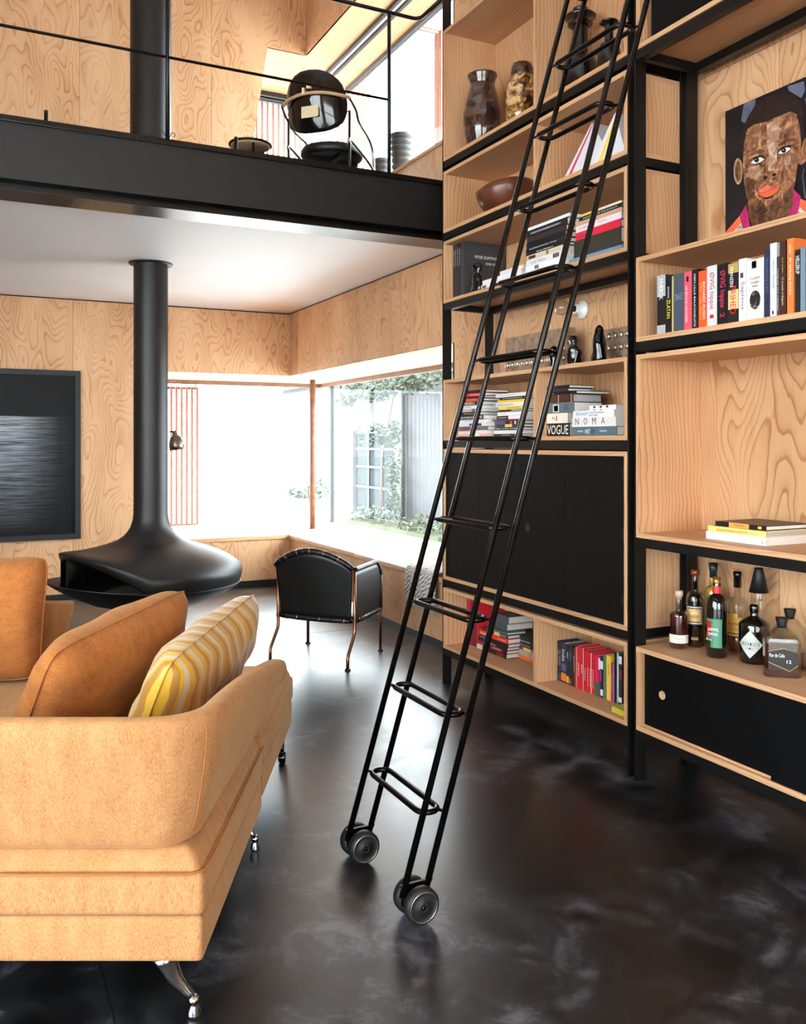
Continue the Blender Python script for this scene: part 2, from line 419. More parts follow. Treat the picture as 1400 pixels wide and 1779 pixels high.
def colmat(rgb, rough=0.45):
    k = tuple(rgb)
    if k not in _cm: _cm[k] = plain('print_%d_%d_%d' % k, srgb(*rgb), rough, coat=0.08)
    return _cm[k]
# ------------------------------------------------------------------ the room
WX, WY, UY = 3.10, 8.90, 8.40          # right wall plane, back wall plane, upper back wall plane
ZC, ZF2 = 2.863, 3.22                  # lower ceiling, mezzanine floor
SEAT, HEAD = 0.522, 2.203              # window seat and window head, ground floor
SEAT2, HEAD2 = 3.68, 5.41              # the same upstairs
YO = 5.41                              # near end of the corner windows
RX0, RY0, ROOF = -4.0, -5.0, 6.3
GX, GY, GX2, GY2 = 3.88, 10.02, 3.78, 9.62

struct('floor', B(RX0, WX + 0.05, RY0, WY + 0.05, -0.12, 0.0), M['floor'], 'black polished concrete floor with cloudy lighter patches', 'floor')
fl = bpy.data.objects['floor']
for yy in (2.05 * 3 + 0.35,):
    part('saw_cut_joint', B(RX0, WX, yy, yy + 0.005, -0.001, 0.0006), M['frameblack'], fl)
part('saw_cut_joint', B(0.35, 0.355, RY0, WY, -0.001, 0.0006), M['frameblack'], fl)

def panels(wall, axis, face, a0, a1, z0, z1, joints, sgn, th=0.018, gap=0.003):
    js = [a0] + [j for j in joints if a0 < j < a1] + [a1]
    for i in range(len(js) - 1):
        p0 = js[i] + (gap / 2 if i else 0); p1 = js[i + 1] - (gap / 2 if i < len(js) - 2 else 0)
        f0, f1 = sorted((face, face + sgn * th))
        mb = B(f0, f1, p0, p1, z0, z1) if axis == 'x' else B(p0, p1, f0, f1, z0, z1)
        part('plywood_panel', mb, M['ply'], wall)
def nails(wall, axis, face, pts, sgn):
    mb = MB()
    for a, z in pts:
        c = (face - sgn * 0.0006, a, z) if axis == 'x' else (a, face - sgn * 0.0006, z)
        n = 8; v = []
        for k in range(n):
            t = 2 * math.pi * k / n; du, dz = 0.0045 * math.cos(t), 0.0045 * math.sin(t)
            v.append((c[0], c[1] + du, c[2] + dz) if axis == 'x' else (c[0] + du, c[1], c[2] + dz))
        mb.add(v, [list(range(n))])
    part('nail_heads', mb, M['frameblack'], wall, kind='stuff')

# right wall
core = MB()
core.box(WX + 0.02, 3.3, RY0 - 0.2, 5.35, -0.12, ROOF)
core.box(WX + 0.02, 4.05, 5.33, YO, -0.12, ROOF)
core.box(WX + 0.02, 4.05, YO, 10.15, -0.12, SEAT - 0.05)
core.box(WX + 0.02, GX + 0.06, YO, GY + 0.06, HEAD + 0.02, SEAT2 - 0.05)
core.box(WX + 0.02, GX2 + 0.06, YO, GY2 + 0.06, HEAD2 + 0.02, ROOF)
wr = struct('wall_right', core, M['darkwood'], 'fir plywood wall behind the bookshelves with corner windows', 'wall')
JY = [3.83 + 1.2 * i for i in range(-8, 6)]
panels(wr, 'x', WX, RY0, YO, 0.06, 3.2, JY, 1)
panels(wr, 'x', WX, RY0, YO, 3.203, ROOF, JY, 1)
panels(wr, 'x', WX, YO, WY, 0.06, SEAT - 0.048, JY, 1)
panels(wr, 'x', WX, YO, WY, HEAD, ZC - 0.012, JY, 1)
panels(wr, 'x', WX, YO, UY, ZF2, SEAT2 - 0.03, JY, 1)
panels(wr, 'x', WX, YO, UY, HEAD2, ROOF, JY, 1)
part('reveal_panel', B(WX, 3.95, YO - 0.018, YO, SEAT, HEAD), M['ply'], wr)
part('reveal_panel', B(WX, 3.95, YO - 0.018, YO, SEAT2, HEAD2), M['ply'], wr)
nails(wr, 'x', WX, [(y + d, z) for y in JY if 5.5 < y < 8.8 for d in (-0.05, 0.05) for z in (0.12, 0.42, 2.26, 2.5, 2.8)] + [(y, z) for y in (5.5, 8.8) for z in (0.12, 2.26, 2.8)] + [(3.83 + d, z) for d in (-0.06, 0.06) for z in (2.1, 2.27, 2.9, 4.3)] + [(5.3, 2.0), (5.3, 2.2), (3.5, 2.28), (2.85, 3.0)], 1)

# back wall
core = MB()
core.box(RX0 - 0.2, 1.70, WY + 0.02, WY + 0.25, -0.12, ZF2)
core.box(1.70, WX + 0.02, WY + 0.02, 10.15, -0.12, SEAT - 0.05)
core.box(1.70, WX + 0.02, WY + 0.02, GY + 0.06, HEAD + 0.02, SEAT2 - 0.05)
core.box(1.62, 1.68, WY + 0.25, 10.15, -0.12, ZF2)
wb = struct('wall_back', core, M['darkwood'], 'fir plywood wall behind the hanging fireplace with wide window', 'wall')
JX = [0.94 + 1.2 * i for i in range(-6, 3)]
panels(wb, 'y', WY, RX0, 1.70, 0.06, ZC - 0.012, [j for j in JX if j < 1.6], 1)
panels(wb, 'y', WY, 1.703, WX, 0.06, SEAT - 0.048, [], 1)
panels(wb, 'y', WY, 1.703, WX, HEAD, ZC - 0.012, [], 1)
part('reveal_panel', B(1.68, 1.70, WY + 0.02, 10.1, SEAT, HEAD), M['ply'], wb)
nails(wb, 'y', WY, [(j + d, z) for j in JX if -0.5 < j < 1.6 for d in (-0.06, 0.05) for z in (0.3, 0.9, 1.45, 2.0, 2.4, 2.82)] + [(1.76 + 0.32 * i, z) for i in range(5) for z in (2.25, 2.82)], 1)

core = MB()
sl = lambda z: 2.44 + (z - SEAT2) * (2.70 - 2.44) / (HEAD2 - SEAT2)
xz = lambda u, v, w: (u, w, v)
core.prism([(RX0 - 0.2, ZF2 - 0.1), (WX + 0.02, ZF2 - 0.1), (WX + 0.02, SEAT2 - 0.03), (2.438, SEAT2 - 0.03), (2.698, HEAD2 + 0.002), (WX + 0.02, HEAD2 + 0.002), (WX + 0.02, ROOF), (RX0 - 0.2, ROOF)], xz, UY + 0.02, UY + 0.2)
core.box(2.3, GX2 + 0.06, UY + 0.2, GY2 + 0.06, HEAD2 + 0.02, ROOF)
core.box(2.3, 4.05, UY + 0.2, 9.9, ZF2 - 0.1, SEAT2 - 0.05)
core.box(RX0 - 0.2, 2.3, UY + 0.2, WY + 0.3, ZF2 - 0.15, ZF2 + 0.3)
wu = struct('wall_back_upper', core, M['darkwood'], 'tall fir plywood wall of the mezzanine with slanted window edge', 'wall')
for a, b in ((RX0, -1.46), (-1.457, -0.26), (-0.257, 0.94), (0.943, 2.14)):
    part('plywood_panel', B(a, b, UY, UY + 0.018, ZF2 - 0.02, ROOF), M['ply'], wu)
part('plywood_panel', MB().prism([(2.143, ZF2 - 0.02), (2.371, ZF2 - 0.02), (2.44, SEAT2), (2.70, HEAD2), (WX, HEAD2), (WX, ROOF), (2.143, ROOF)], xz, UY, UY + 0.018), M['ply'], wu)
part('plywood_panel', MB().prism([(2.374, ZF2 - 0.02), (WX, ZF2 - 0.02), (WX, SEAT2 - 0.03), (2.44, SEAT2 - 0.03)], xz, UY, UY + 0.018), M['ply'], wu)
nails(wu, 'y', UY, [(j + d, z) for j in (-0.26, 0.94, 2.14) for d in (-0.07, 0.06) for z in (3.9, 4.4, 4.9, 5.4)] + [(2.5, 4.6), (2.6, 5.5), (2.9, 5.6), (2.4, 5.8), (3.0, 5.9)], 1)

# baseboards (recessed black plinth)
struct('baseboard_right', B(WX + 0.006, WX + 0.019, 5.0, WY, 0.0, 0.058), M['frameblack'], 'recessed black plinth under the window seat', 'baseboard')
struct('baseboard_back', B(RX0, WX, WY + 0.006, WY + 0.019, 0.0, 0.058), M['frameblack'], 'recessed black plinth under the back wall', 'baseboard')

# ceilings and mezzanine floor
struct('ceiling', B(RX0, WX + 0.01, 5.37, WY + 0.01, ZC, ZC + 0.03), M['white'], 'white painted ceiling under the mezzanine', 'ceiling')
struct('floor_upper', B(RX0, WX + 0.015, 5.1, WY + 0.01, ZC + 0.032, ZF2 - 0.012), M['frameblack'], 'black mezzanine floor slab above the white ceiling', 'floor')
struct('ceiling_upper', B(RX0 - 0.2, 3.9, RY0 - 0.2, 9.75, ROOF, ROOF + 0.15), M['white'], 'high white ceiling over the double-height room', 'ceiling')

# window seats and soffits
ws = thing('window_bench', 'built-in pale wooden window seat running round the corner under the windows', 'window seat', (WX, YO, 0))
part('seat_board', B(WX - 0.012, GX, YO + 0.002, 7.153, SEAT - 0.046, SEAT), M['plyY'], ws, bevel=0.006)
part('seat_board', B(WX - 0.012, GX, 7.157, WY, SEAT - 0.046, SEAT), M['plyY'], ws, bevel=0.006)
part('seat_board', MB().prism([(1.70, WY - 0.012), (WX - 0.014, WY - 0.012), (WX - 0.014, WY + 0.002), (GX, WY + 0.002), (GX, GY), (1.70, GY)], lambda u, v, w: (u, v, w), SEAT - 0.046, SEAT), M['plyX'], ws, bevel=0.006)
ws2 = thing('window_bench', 'wooden window sill upstairs behind the steel railing', 'window seat', (WX, YO, ZF2))
part('seat_board', B(WX - 0.01, GX2, YO + 0.002, 9.6, SEAT2 - 0.03, SEAT2), M['plyY'], ws2, bevel=0.005)
part('seat_board', B(2.44, WX - 0.012, UY - 0.01, 9.6, SEAT2 - 0.03, SEAT2), M['plyX'], ws2, bevel=0.005)
tr = struct('trim_1', MB().box(WX + 0.001, GX + 0.05, YO, WY, HEAD, HEAD + 0.018), M['plyY'], 'pale plywood soffit above the ground-floor corner window', 'soffit')
part('soffit_board', B(1.70, GX + 0.05, WY + 0.001, GY + 0.05, HEAD, HEAD + 0.018), M['plyX'], tr)
tr2 = struct('trim_2', MB().box(WX + 0.001, GX2 + 0.05, YO, UY, HEAD2, HEAD2 + 0.018), M['plyY'], 'pale plywood soffit above the upstairs corner window', 'soffit')
part('soffit_board', B(2.44, GX2 + 0.05, UY + 0.001, GY2 + 0.05, HEAD2, HEAD2 + 0.018), M['plyX'], tr2)
ct = thing('curtain_track', 'dark double curtain track under the upstairs window soffit', 'curtain track', (3.46, 7.0, HEAD2))
for x in (3.42, 3.50):
    part('track_rail', B(x, x + 0.03, YO + 0.1, 8.66, HEAD2 - 0.035, HEAD2 - 0.001), M['frameblack'], ct)
part('track_rail', B(2.75, 3.50, 9.45, 9.48, HEAD2 - 0.05, HEAD2 - 0.001), M['frameblack'], ct)
part('track_rail', B(2.75, 3.50, 9.54, 9.57, HEAD2 - 0.05, HEAD2 - 0.001), M['frameblack'], ct)
part('track_strip', B(3.451, 3.499, YO + 0.1, 8.66, HEAD2 - 0.012, HEAD2 - 0.001), M['white'], ct)

def window(name, label, runs, posts, mat_top, z0, z1):
    w = bpy.data.objects.new(name, None); C.objects.link(w); FR[w.name] = Matrix.Identity(4)
    tag(w, label, 'window', kind='structure')
    for ax, f, a0, a1 in runs:
        for zz0, zz1, mt in ((z0, z0 + 0.03, M['white']), (z1 - 0.045, z1, mat_top)):
            part('window_frame', B(f, f + 0.05, a0, a1, zz0, zz1) if ax == 'x' else B(a0, a1, f, f + 0.05, zz0, zz1), mt, w)
        cuts = [a0] + sorted(q for x, q in posts if x == (ax, f)) + [a1]
        for i in range(len(cuts) - 1):
            b0, b1 = cuts[i] + (0.02 if i else 0), cuts[i + 1] - (0.02 if i < len(cuts) - 2 else 0)
            pm = B(f + 0.02, f + 0.028, b0, b1, z0 + 0.03, z1 - 0.045) if ax == 'x' else B(b0, b1, f + 0.02, f + 0.028, z0 + 0.03, z1 - 0.045)
            part('pane', pm, M['glass'], w)
        for c in cuts[1:-1]:
            part('mullion', B(f, f + 0.05, c - 0.02, c + 0.02, z0 + 0.03, z1 - 0.045) if ax == 'x' else B(c - 0.02, c + 0.02, f, f + 0.05, z0 + 0.03, z1 - 0.045), M['alu'], w)
    return w
window('window_1', 'tall glazed window over the right window seat', [('x', GX, YO, GY)], [(('x', GX), onX(573, GX))], M['woodframe'], SEAT, HEAD)
window('window_2', 'wide bright window behind the hanging fireplace', [('y', GY, 1.70, GX)], [], M['woodframe'], SEAT, HEAD)
window('window_3', 'upstairs side window beside the bookshelf', [('x', GX2, YO, GY2)], [], M['alu'], SEAT2, HEAD2)
window('window_4', 'upstairs end window behind the tubular chair', [('y', GY2, 2.44, GX2)], [], M['alu'], SEAT2, HEAD2)

# the walls behind the camera, with the tall glazing the room is lit by
LWY0, LWY1, LWZ = -3.6, 2.9, 3.9
RWX0, RWX1, RWZ = -2.8, 1.6, 3.3
core = MB()
for a in ((RX0 - 0.2, RX0, RY0 - 0.2, LWY0, -0.12, ROOF), (RX0 - 0.2, RX0, LWY1, WY + 0.25, -0.12, ROOF), (RX0 - 0.2, RX0, LWY0, LWY1, -0.12, 0.1), (RX0 - 0.2, RX0, LWY0, LWY1, LWZ, ROOF)): core.box(*a)
struct('wall_left', core, M['ply'], 'plywood wall with tall glazing facing the bookshelves', 'wall')
core = MB()
for a in ((RX0, RWX0, RY0 - 0.2, RY0, -0.12, ROOF), (RWX1, WX + 0.2, RY0 - 0.2, RY0, -0.12, ROOF), (RWX0, RWX1, RY0 - 0.2, RY0, -0.12, 0.1), (RWX0, RWX1, RY0 - 0.2, RY0, RWZ, ROOF)): core.box(*a)
struct('wall_rear', core, M['ply'], 'plywood gable wall with tall glazing', 'wall')
window('window_5', 'tall glazing in the wall facing the bookshelves', [('x', RX0 - 0.12, LWY0, LWY1)], [(('x', RX0 - 0.12), LWY0 + (LWY1 - LWY0) * k / 3) for k in (1, 2)], M['alu'], 0.1, LWZ)
window('window_6', 'tall glazing in the gable wall', [('y', RY0 - 0.12, RWX0, RWX1)], [(('y', RY0 - 0.12), RWX0 + (RWX1 - RWX0) * k / 3) for k in (1, 2)], M['alu'], 0.1, RWZ)

# weathered post standing on the window seat
pb = rd((543 - 700) / FPX * 9.95, 9.95)
po = thing('window_post', 'slim round weathered steel post standing in the window corner', 'post', (pb.x, pb.y, SEAT))
part('shaft', MB().tube([(pb.x, pb.y, SEAT), (pb.x, pb.y, HEAD)], 0.031, 16), M['bronzepost'], po)
part('base_plate', MB().lathe([(0, 0), (0.045, 0), (0.045, 0.006), (0, 0.006)], 16, (pb.x, pb.y, SEAT)), M['bronzepost'], po)

# ------------------------------------------------------------------ steel beam and railing
BY = 5.08
bm_ = thing('steel_beam', 'black steel H-beam carrying the mezzanine edge', 'beam', (0, BY, 2.83))
part('lower_flange', B(RX0, WX - 0.002, BY, BY + 0.24, 2.83, 2.853), M['beam'], bm_, bevel=0.003)
part('upper_flange', B(RX0, WX - 0.002, BY, BY + 0.24, ZF2 - 0.026, ZF2 - 0.003), M['beam'], bm_, bevel=0.003)
mbw = MB()
prof = [(0.113, 2.853), (0.127, 2.853), (0.127, ZF2 - 0.026), (0.113, ZF2 - 0.026)]
r = 0.024; pts = []
for k in range(6):
    t = math.pi / 2 * k / 5; pts.append((0.113 - r + r * math.sin(t), 2.853 + r - r * math.cos(t)))
for k in range(6):
    t = math.pi / 2 * k / 5; pts.append((0.113 - r + r * math.cos(t), ZF2 - 0.026 - r + r * math.sin(t)))
pts += [(0.127, ZF2 - 0.026), (0.127, 2.853)]
mbw.prism(pts, lambda u, v, w: (w, BY + u, v), RX0, WX - 0.002)
part('web', mbw, M['beam'], bm_)
fe = part('floor_edge_angle', B(RX0, WX - 0.002, BY + 0.02, BY + 0.03, ZF2 - 0.003, ZF2 + 0.012), M['beam'], bm_)

ra = thing('railing', 'thin black steel rod railing on the mezzanine edge', 'railing', (1.05, BY + 0.01, ZF2))
RYP = BY + 0.012
for px in (-560, 291, 676):
    x = onY(px, RYP)
    part('post', MB().tube([(x, RYP, ZF2 - 0.003), (x, RYP, 4.255)], 0.0125, 10), M['black'], ra)
part('middle_rod', MB().tube([(-3.9, RYP, 3.695), (onY(676, RYP), RYP, 3.695)], 0.009, 8), M['black'], ra)
xe = onY(728, RYP); pts = [(-3.9, RYP, 4.255), (xe - 0.05, RYP, 4.255)]
for k in range(1, 6):
    t = math.pi / 2 * k / 5; pts.append((xe - 0.05 + 0.05 * math.sin(t), RYP - 0.05 + 0.05 * math.cos(t), 4.255))
pts.append((xe, 4.80, 4.255))
part('top_rail', MB().tube(pts, 0.0125, 10), M['black'], ra)
xh = onY(291, RYP)
for s in (-1, 1):
    hp = [(xh + s * 0.012, RYP - 0.004, ZF2 + 0.02)]
    for k in range(9):
        t = math.pi * 1.4 * k / 8; hp.append((xh + s * (0.03 + 0.012 * math.cos(math.pi - t)), RYP - 0.004, ZF2 + 0.035 + 0.012 * math.sin(t)))
    part('wire_hook', MB().tube(hp, 0.0022, 5), M['black'], ra)
for px, hgt, lab in ((80, 0.055, 'short black steel stub on the beam left of the flue'), (410, 0.075, 'short black steel stub beside the tan stool')):
    x = onY(px, BY + 0.17)
    st = thing('steel_stub', lab, 'stub', (x, BY + 0.17, ZF2 - 0.003))
    part('rod', MB().tube([(x, BY + 0.17, ZF2 - 0.003), (x, BY + 0.17, ZF2 + hgt + 0.05)], 0.011, 10), M['black'], st)
    part('cap', MB().lathe([(0.0115, 0), (0.0125, 0.004), (0.0115, 0.012), (0.0, 0.014)], 10, (x, BY + 0.17, ZF2 + hgt + 0.05)), M['black'], st)

# ------------------------------------------------------------------ outside
struct('ground', B(-60, 90, -60, 90, -0.3, -0.16), M['gravel'], 'pale washed-out yard outside the windows', 'ground')
def leafcloud(mb, c, rad, n, size, rnd):
    for _ in range(n):
        while True:
            d = Vector((rnd.uniform(-1, 1), rnd.uniform(-1, 1), rnd.uniform(-1, 1)))
            if d.length < 1: break
        p = Vector(c) + Vector((d.x * rad[0], d.y * rad[1], d.z * rad[2]))
        a = Vector((rnd.gauss(0, 1), rnd.gauss(0, 1), rnd.gauss(0, 0.6))).normalized(); b = a.orthogonal().normalized()
        s = size * rnd.uniform(0.6, 1.3)
        mb.add([p - a * s, p + b * s * 0.5, p + a * s, p - b * s * 0.5], [(0, 1, 2, 3)])
HX = 8.0
ho = thing('house', 'low whitewashed outbuilding beyond the right window', 'building', (HX, 16, -0.16))
y0w, y1w = onX(684, HX), onX(613, HX)
wallmb = MB(); wallmb.box(HX, HX + 0.3, 8.5, y0w, -0.16, 2.9); wallmb.box(HX, HX + 0.3, y1w, 23.5, -0.16, 2.9); wallmb.box(HX, HX + 0.3, y0w, y1w, 1.75, 2.9)
part('wall', wallmb, M['housewall'], ho)
part('roof', MB().prism([(HX - 0.25, 2.9), (HX + 5.2, 2.9), (HX + 2.5, 3.6)], lambda u, v, w: (u, w, v), 8.3, 23.7), M['housewall'], ho)
wd = part('window', B(HX + 0.1, HX + 0.14, y0w, y1w, -0.16, 1.75), M['darkpane'], ho)
for i in range(4):
    yy = y0w + (y1w - y0w) * i / 3
    part('glazing_bar', B(HX + 0.06, HX + 0.1, yy - 0.03, yy + 0.03, -0.16, 1.75), M['alu'], wd)
for zz in (0.0, 0.5, 0.95, 1.35, 1.72):
    part('glazing_bar', B(HX + 0.06, HX + 0.1, y0w, y1w, zz - 0.025, zz + 0.025), M['alu'], wd)
yp = onX(700, HX - 0.08)
part('downpipe', MB().tube([(HX - 0.08, yp, -0.1), (HX - 0.08, yp, 2.9)], 0.045, 10), M['zinc'], ho)
rnd = random.Random(3)
mb = MB()
for i in range(60):
    yy = rnd.uniform(13.2, 17.8); leafcloud(mb, (HX - 0.55, yy, 2.75 + rnd.uniform(-0.25, 0.25) - 0.04 * (yy - 14)), (0.2, 0.3, 0.18), 22, 0.07, rnd)
for i in range(30):
    q = HX - 0.3; leafcloud(mb, (q, onX(rnd.uniform(672, 694), q), rnd.uniform(0.05, 1.75)), (0.1, 0.14, 0.2), 16, 0.06, rnd)
for i in range(20):
    q = HX - 0.3; leafcloud(mb, (q, onX(rnd.uniform(616, 690), q), rnd.uniform(1.5, 1.85)), (0.1, 0.2, 0.1), 14, 0.06, rnd)
vi = thing('creeper', 'green creeper hanging over the whitewashed outbuilding', 'climbing plant', (HX - 0.1, 16, 2.5))
part('leaves', mb, M['leaf'], vi, kind='stuff')
part('stem', MB().tube([(HX - 0.2, y0w + 0.2, -0.16), (HX - 0.2, y0w + 0.15, 1.2), (HX - 0.4, 15.5, 2.7)], 0.02, 6), M['bronzepost'], vi)
mb = MB(); bc = onY(540, 12.5)
for i in range(14): leafcloud(mb, (bc + rnd.uniform(-0.35, 0.35), 12.5, 0.78 + rnd.uniform(-0.1, 0.1)), (0.12, 0.12, 0.06), 10, 0.05, rnd)
sh = thing('shrub', 'small leafy shrub outside the window corner', 'shrub', (bc, 12.5, -0.16))
part('leaves', mb, M['leaf'], sh, kind='stuff')
part('stem', MB().tube([(bc, 12.5, -0.16), (bc + 0.02, 12.5, 0.4), (bc - 0.05, 12.5, 0.8)], 0.015, 6), M['bronzepost'], sh)
mb = MB()
for i in range(30): leafcloud(mb, (HX - 0.75, rnd.uniform(13.0, 16.8), 0.05 + rnd.uniform(-0.1, 0.12)), (0.25, 0.25, 0.1), 12, 0.06, rnd)
sh = thing('shrub', 'low planting at the foot of the whitewashed outbuilding', 'shrub', (HX - 0.5, 15, -0.16))
part('leaves', mb, M['leaf'], sh, kind='stuff')
part('soil', B(HX - 0.95, HX - 0.35, 12.8, 17.0, -0.16, -0.08), M['grass'], sh)

def slats(label, ax, f, ps, z0, z1, w=0.026, zbr=5.6):
    s = thing('slat_screen', label, 'screen', (f, ps[0], z0) if ax == 'x' else (ps[0], f, z0))
    for q in ps:
        part('slat', B(f, f + 0.045, q - w / 2, q + w / 2, z0, z1) if ax == 'x' else B(q - w / 2, q + w / 2, f, f + 0.045, z0, z1), M['slat'], s)
    a, b = min(ps) - 0.02, max(ps) + 0.02
    for zz in (z0, z1 - 0.03):
        pass
    for q in (a + 0.03, b - 0.03):
        if ax == 'x': part('bracket', MB().tube([(f + 0.06, q, z1 - 0.02), (f + 0.06, q, zbr), (GX2 + 0.062, q, zbr)], 0.01, 6), M['slat'], s)
        elif zbr > 4: part('bracket', MB().tube([(q, f + 0.06, z1 - 0.02), (q, f + 0.06, zbr), (q, GY2 + 0.062, zbr)], 0.01, 6), M['slat'], s)
        else: part('bracket', MB().tube([(q, f + 0.06, z1 - 0.02), (q, f + 0.06, zbr), (q, GY + 0.062, zbr)], 0.01, 6), M['slat'], s)
    for zz in (z0, z1 - 0.03):
        part('screen_rail', B(f + 0.046, f + 0.075, a, b, zz, zz + 0.03) if ax == 'x' else B(a, b, f + 0.046, f + 0.075, zz, zz + 0.03), M['slat'], s)
slats('reddish timber slat screen outside the wide window', 'y', 10.55, [onY(298 + 9.0 * i, 10.55) for i in range(-4, 6)], 0.49, 2.16, zbr=2.4)
slats('reddish timber slat screen outside the upstairs end window', 'y', 10.0, [onY(446 + 9.6 * i, 10.0) for i in range(11)], 3.3, zat(168, onY(460, 10.0), 10.0))
slats('reddish timber slat screen outside the upstairs side window', 'x', 4.25, [onX(584 + 8.6 * i, 4.25) for i in range(7)], 3.3, zat(92, 4.25, onX(625, 4.25)))
slats('pair of timber boards outside the upstairs window near the bookshelf', 'x', 4.25, [onX(757, 4.25), onX(764, 4.25)], 3.3, 5.6, 0.06)
# ------------------------------------------------------------------ bookshelves
XF, XB = 2.666, 3.045
T = 0.021
LY0, LY1 = 3.083, 4.775          # left unit, plate to plate
RY1_, RY0_ = 3.027, 1.33         # right unit
DIV = onX(930, XF)
def frame(name, label, ya, yb, levels, zt):
    f = thing(name, label, 'bookcase', (XF, (ya + yb) / 2, 0))
    pt = 0.008
    for y, s in ((ya, -1), (yb, 1)):
        a, b = (y - pt, y) if s < 0 else (y, y + pt)
        part('post', B(XF, XF + 0.06, a, b, 0, zt), M['black'], f)
        mb = B(XB - 0.07, XB - 0.01, a, b, 0, zt)
        part('post', mb, M['black'], f)
    for z, fully in levels:
        h = 0.042
        part('rail', B(XF + 0.004, XF + 0.044, ya + 0.001, yb - 0.001, z - h, z - 0.003), M['black'], f)
        part('rail', B(XB - 0.05, XB - 0.01, ya + 0.001, yb - 0.001, z - h, z - 0.003), M['black'], f)
        for y, s in ((ya, 1), (yb, -1)):
            a, b = (y + 0.001, y + 0.03) if s > 0 else (y - 0.03, y - 0.001)
            part('cross_rail', B(XF + 0.045, XB - 0.051, a, b, z - h, z - 0.003), M['black'], f)
        for k in range(3):
            yy = ya + 0.02 + (yb - ya - 0.04) * (0.02 + 0.48 * k)
            part('spacer', MB().tube([(XF + 0.015, yy, z - 0.0035), (XF + 0.015, yy, z - 0.0003)], 0.006, 8), M['chrome'], f)
    return f
LB = [(0.225, 0.600), (0.652, 1.457), (1.509, 1.884), (2.358, 2.741), (2.794, 3.173), (3.238, 4.048)]
RB = [(0.228, 0.596), (1.078, 1.886), (1.9425, 2.315), (3.234, 4.05)]
frame('bookcase', 'black steel frame of the bookshelf behind the ladder', LY0 - 0.002, LY1 + 0.002, [(b[0], 1) for b in LB], 4.75)
frame('bookcase', 'black steel frame of the bookshelf holding bottles and portrait', RY0_ - 0.002, RY1_ + 0.002, [(b[0], 1) for b in RB], 4.75)
def box(label, y0, y1, z0, z1, div=None, back=True, cat='shelf box', backm=None, name='shelf_box'):
    y0 += 0.001; y1 -= 0.001
    b = thing(name, label, cat, (XF, (y0 + y1) / 2, z0))
    part('bottom_board', B(XF, XB, y0, y1, z0, z0 + T), M['boxY'], b)
    part('top_board', B(XF, XB, y0, y1, z1 - T, z1), M['boxY'], b)
    part('side_board', B(XF, XB, y0, y0 + T, z0 + T, z1 - T), M['boxV'], b)
    part('side_board', B(XF, XB, y1 - T, y1, z0 + T, z1 - T), M['boxV'], b)
    if back: part('back_board', B(XB - 0.01, XB, y0 + T, y1 - T, z0 + T, z1 - T), backm or M['boxB'], b)
    if div: part('divider', B(XF + 0.002, XB - 0.01, div, div + T, z0 + T, z1 - T), M['boxV'], b)
    return b
box('lowest wooden shelf box with red guidebooks, nearest the floor', LY0, LY1, *LB[0], div=DIV)
cb = box('wooden cabinet with black plank doors behind the ladder', LY0, LY1, *LB[1], cat='cabinet', name='cabinet')
box('wooden shelf box of stacked paperbacks with black metal moulds on top', LY0, LY1, *LB[2], div=DIV)
box('wooden shelf box with grey slipcased volumes and stacked art books', LY0, LY1, *LB[3])
box('wooden shelf box with dark wooden bowl and white paper tents', LY0, LY1, *LB[4], div=DIV)
box('tall wooden shelf box with glazed vases and black candlesticks', LY0, LY1, *LB[5], div=DIV)
sb = box('low wooden box with black sliding doors under the bottles', RY0_, RY1_, *RB[0], cat='cabinet', name='cabinet')
box('tall empty wooden shelf box with three lying books', RY0_, RY1_, *RB[1])
box('wooden shelf box with a row of standing novels below the portrait', RY0_, RY1_, *RB[2])
tb = box('uppermost wooden box with black doors above the portrait', RY0_, RY1_, *RB[3], cat='cabinet', name='cabinet')
# plank doors of the left cabinet
z0, z1 = LB[1][0] + T + 0.002, LB[1][1] - T - 0.002
ym = (LY0 + LY1) / 2
jy = [LY0 + T + 0.003, onX(984, XF + 0.01), ym - 0.0015, ym + 0.0015, onX(832.6, XF + 0.01), LY1 - T - 0.003]
for a, j, b in ((jy[0], jy[1], jy[2]), (jy[3], jy[4], jy[5])):
    d = part('door', B(XF + 0.022, XF + 0.03, a, b, z0, z1), M['frameblack'], cb)
    part('plank', B(XF + 0.006, XF + 0.022, a, j - 0.0008, z0, z1), M['door'], d)
    part('plank', B(XF + 0.006, XF + 0.022, j + 0.0008, b, z0, z1), M['door'], d)
    if a == jy[0]:
        hy, hz = onX(915.5, XF), zat(916, XF, onX(915.5, XF))
        part('finger_hole', MB().lathe([(0.0, 0), (0.02, 0), (0.0225, 0.001), (0.0225, 0.003)], 20, (XF + 0.0035, hy, hz), axis='x'), M['stovein'], d)
for zz in (z0 + 0.08, (z0 + z1) / 2, z1 - 0.1):
    part('hinge', B(XF + 0.003, XF + 0.006, LY0 + T + 0.002, LY0 + T + 0.022, zz, zz + 0.05), M['black'], cb)
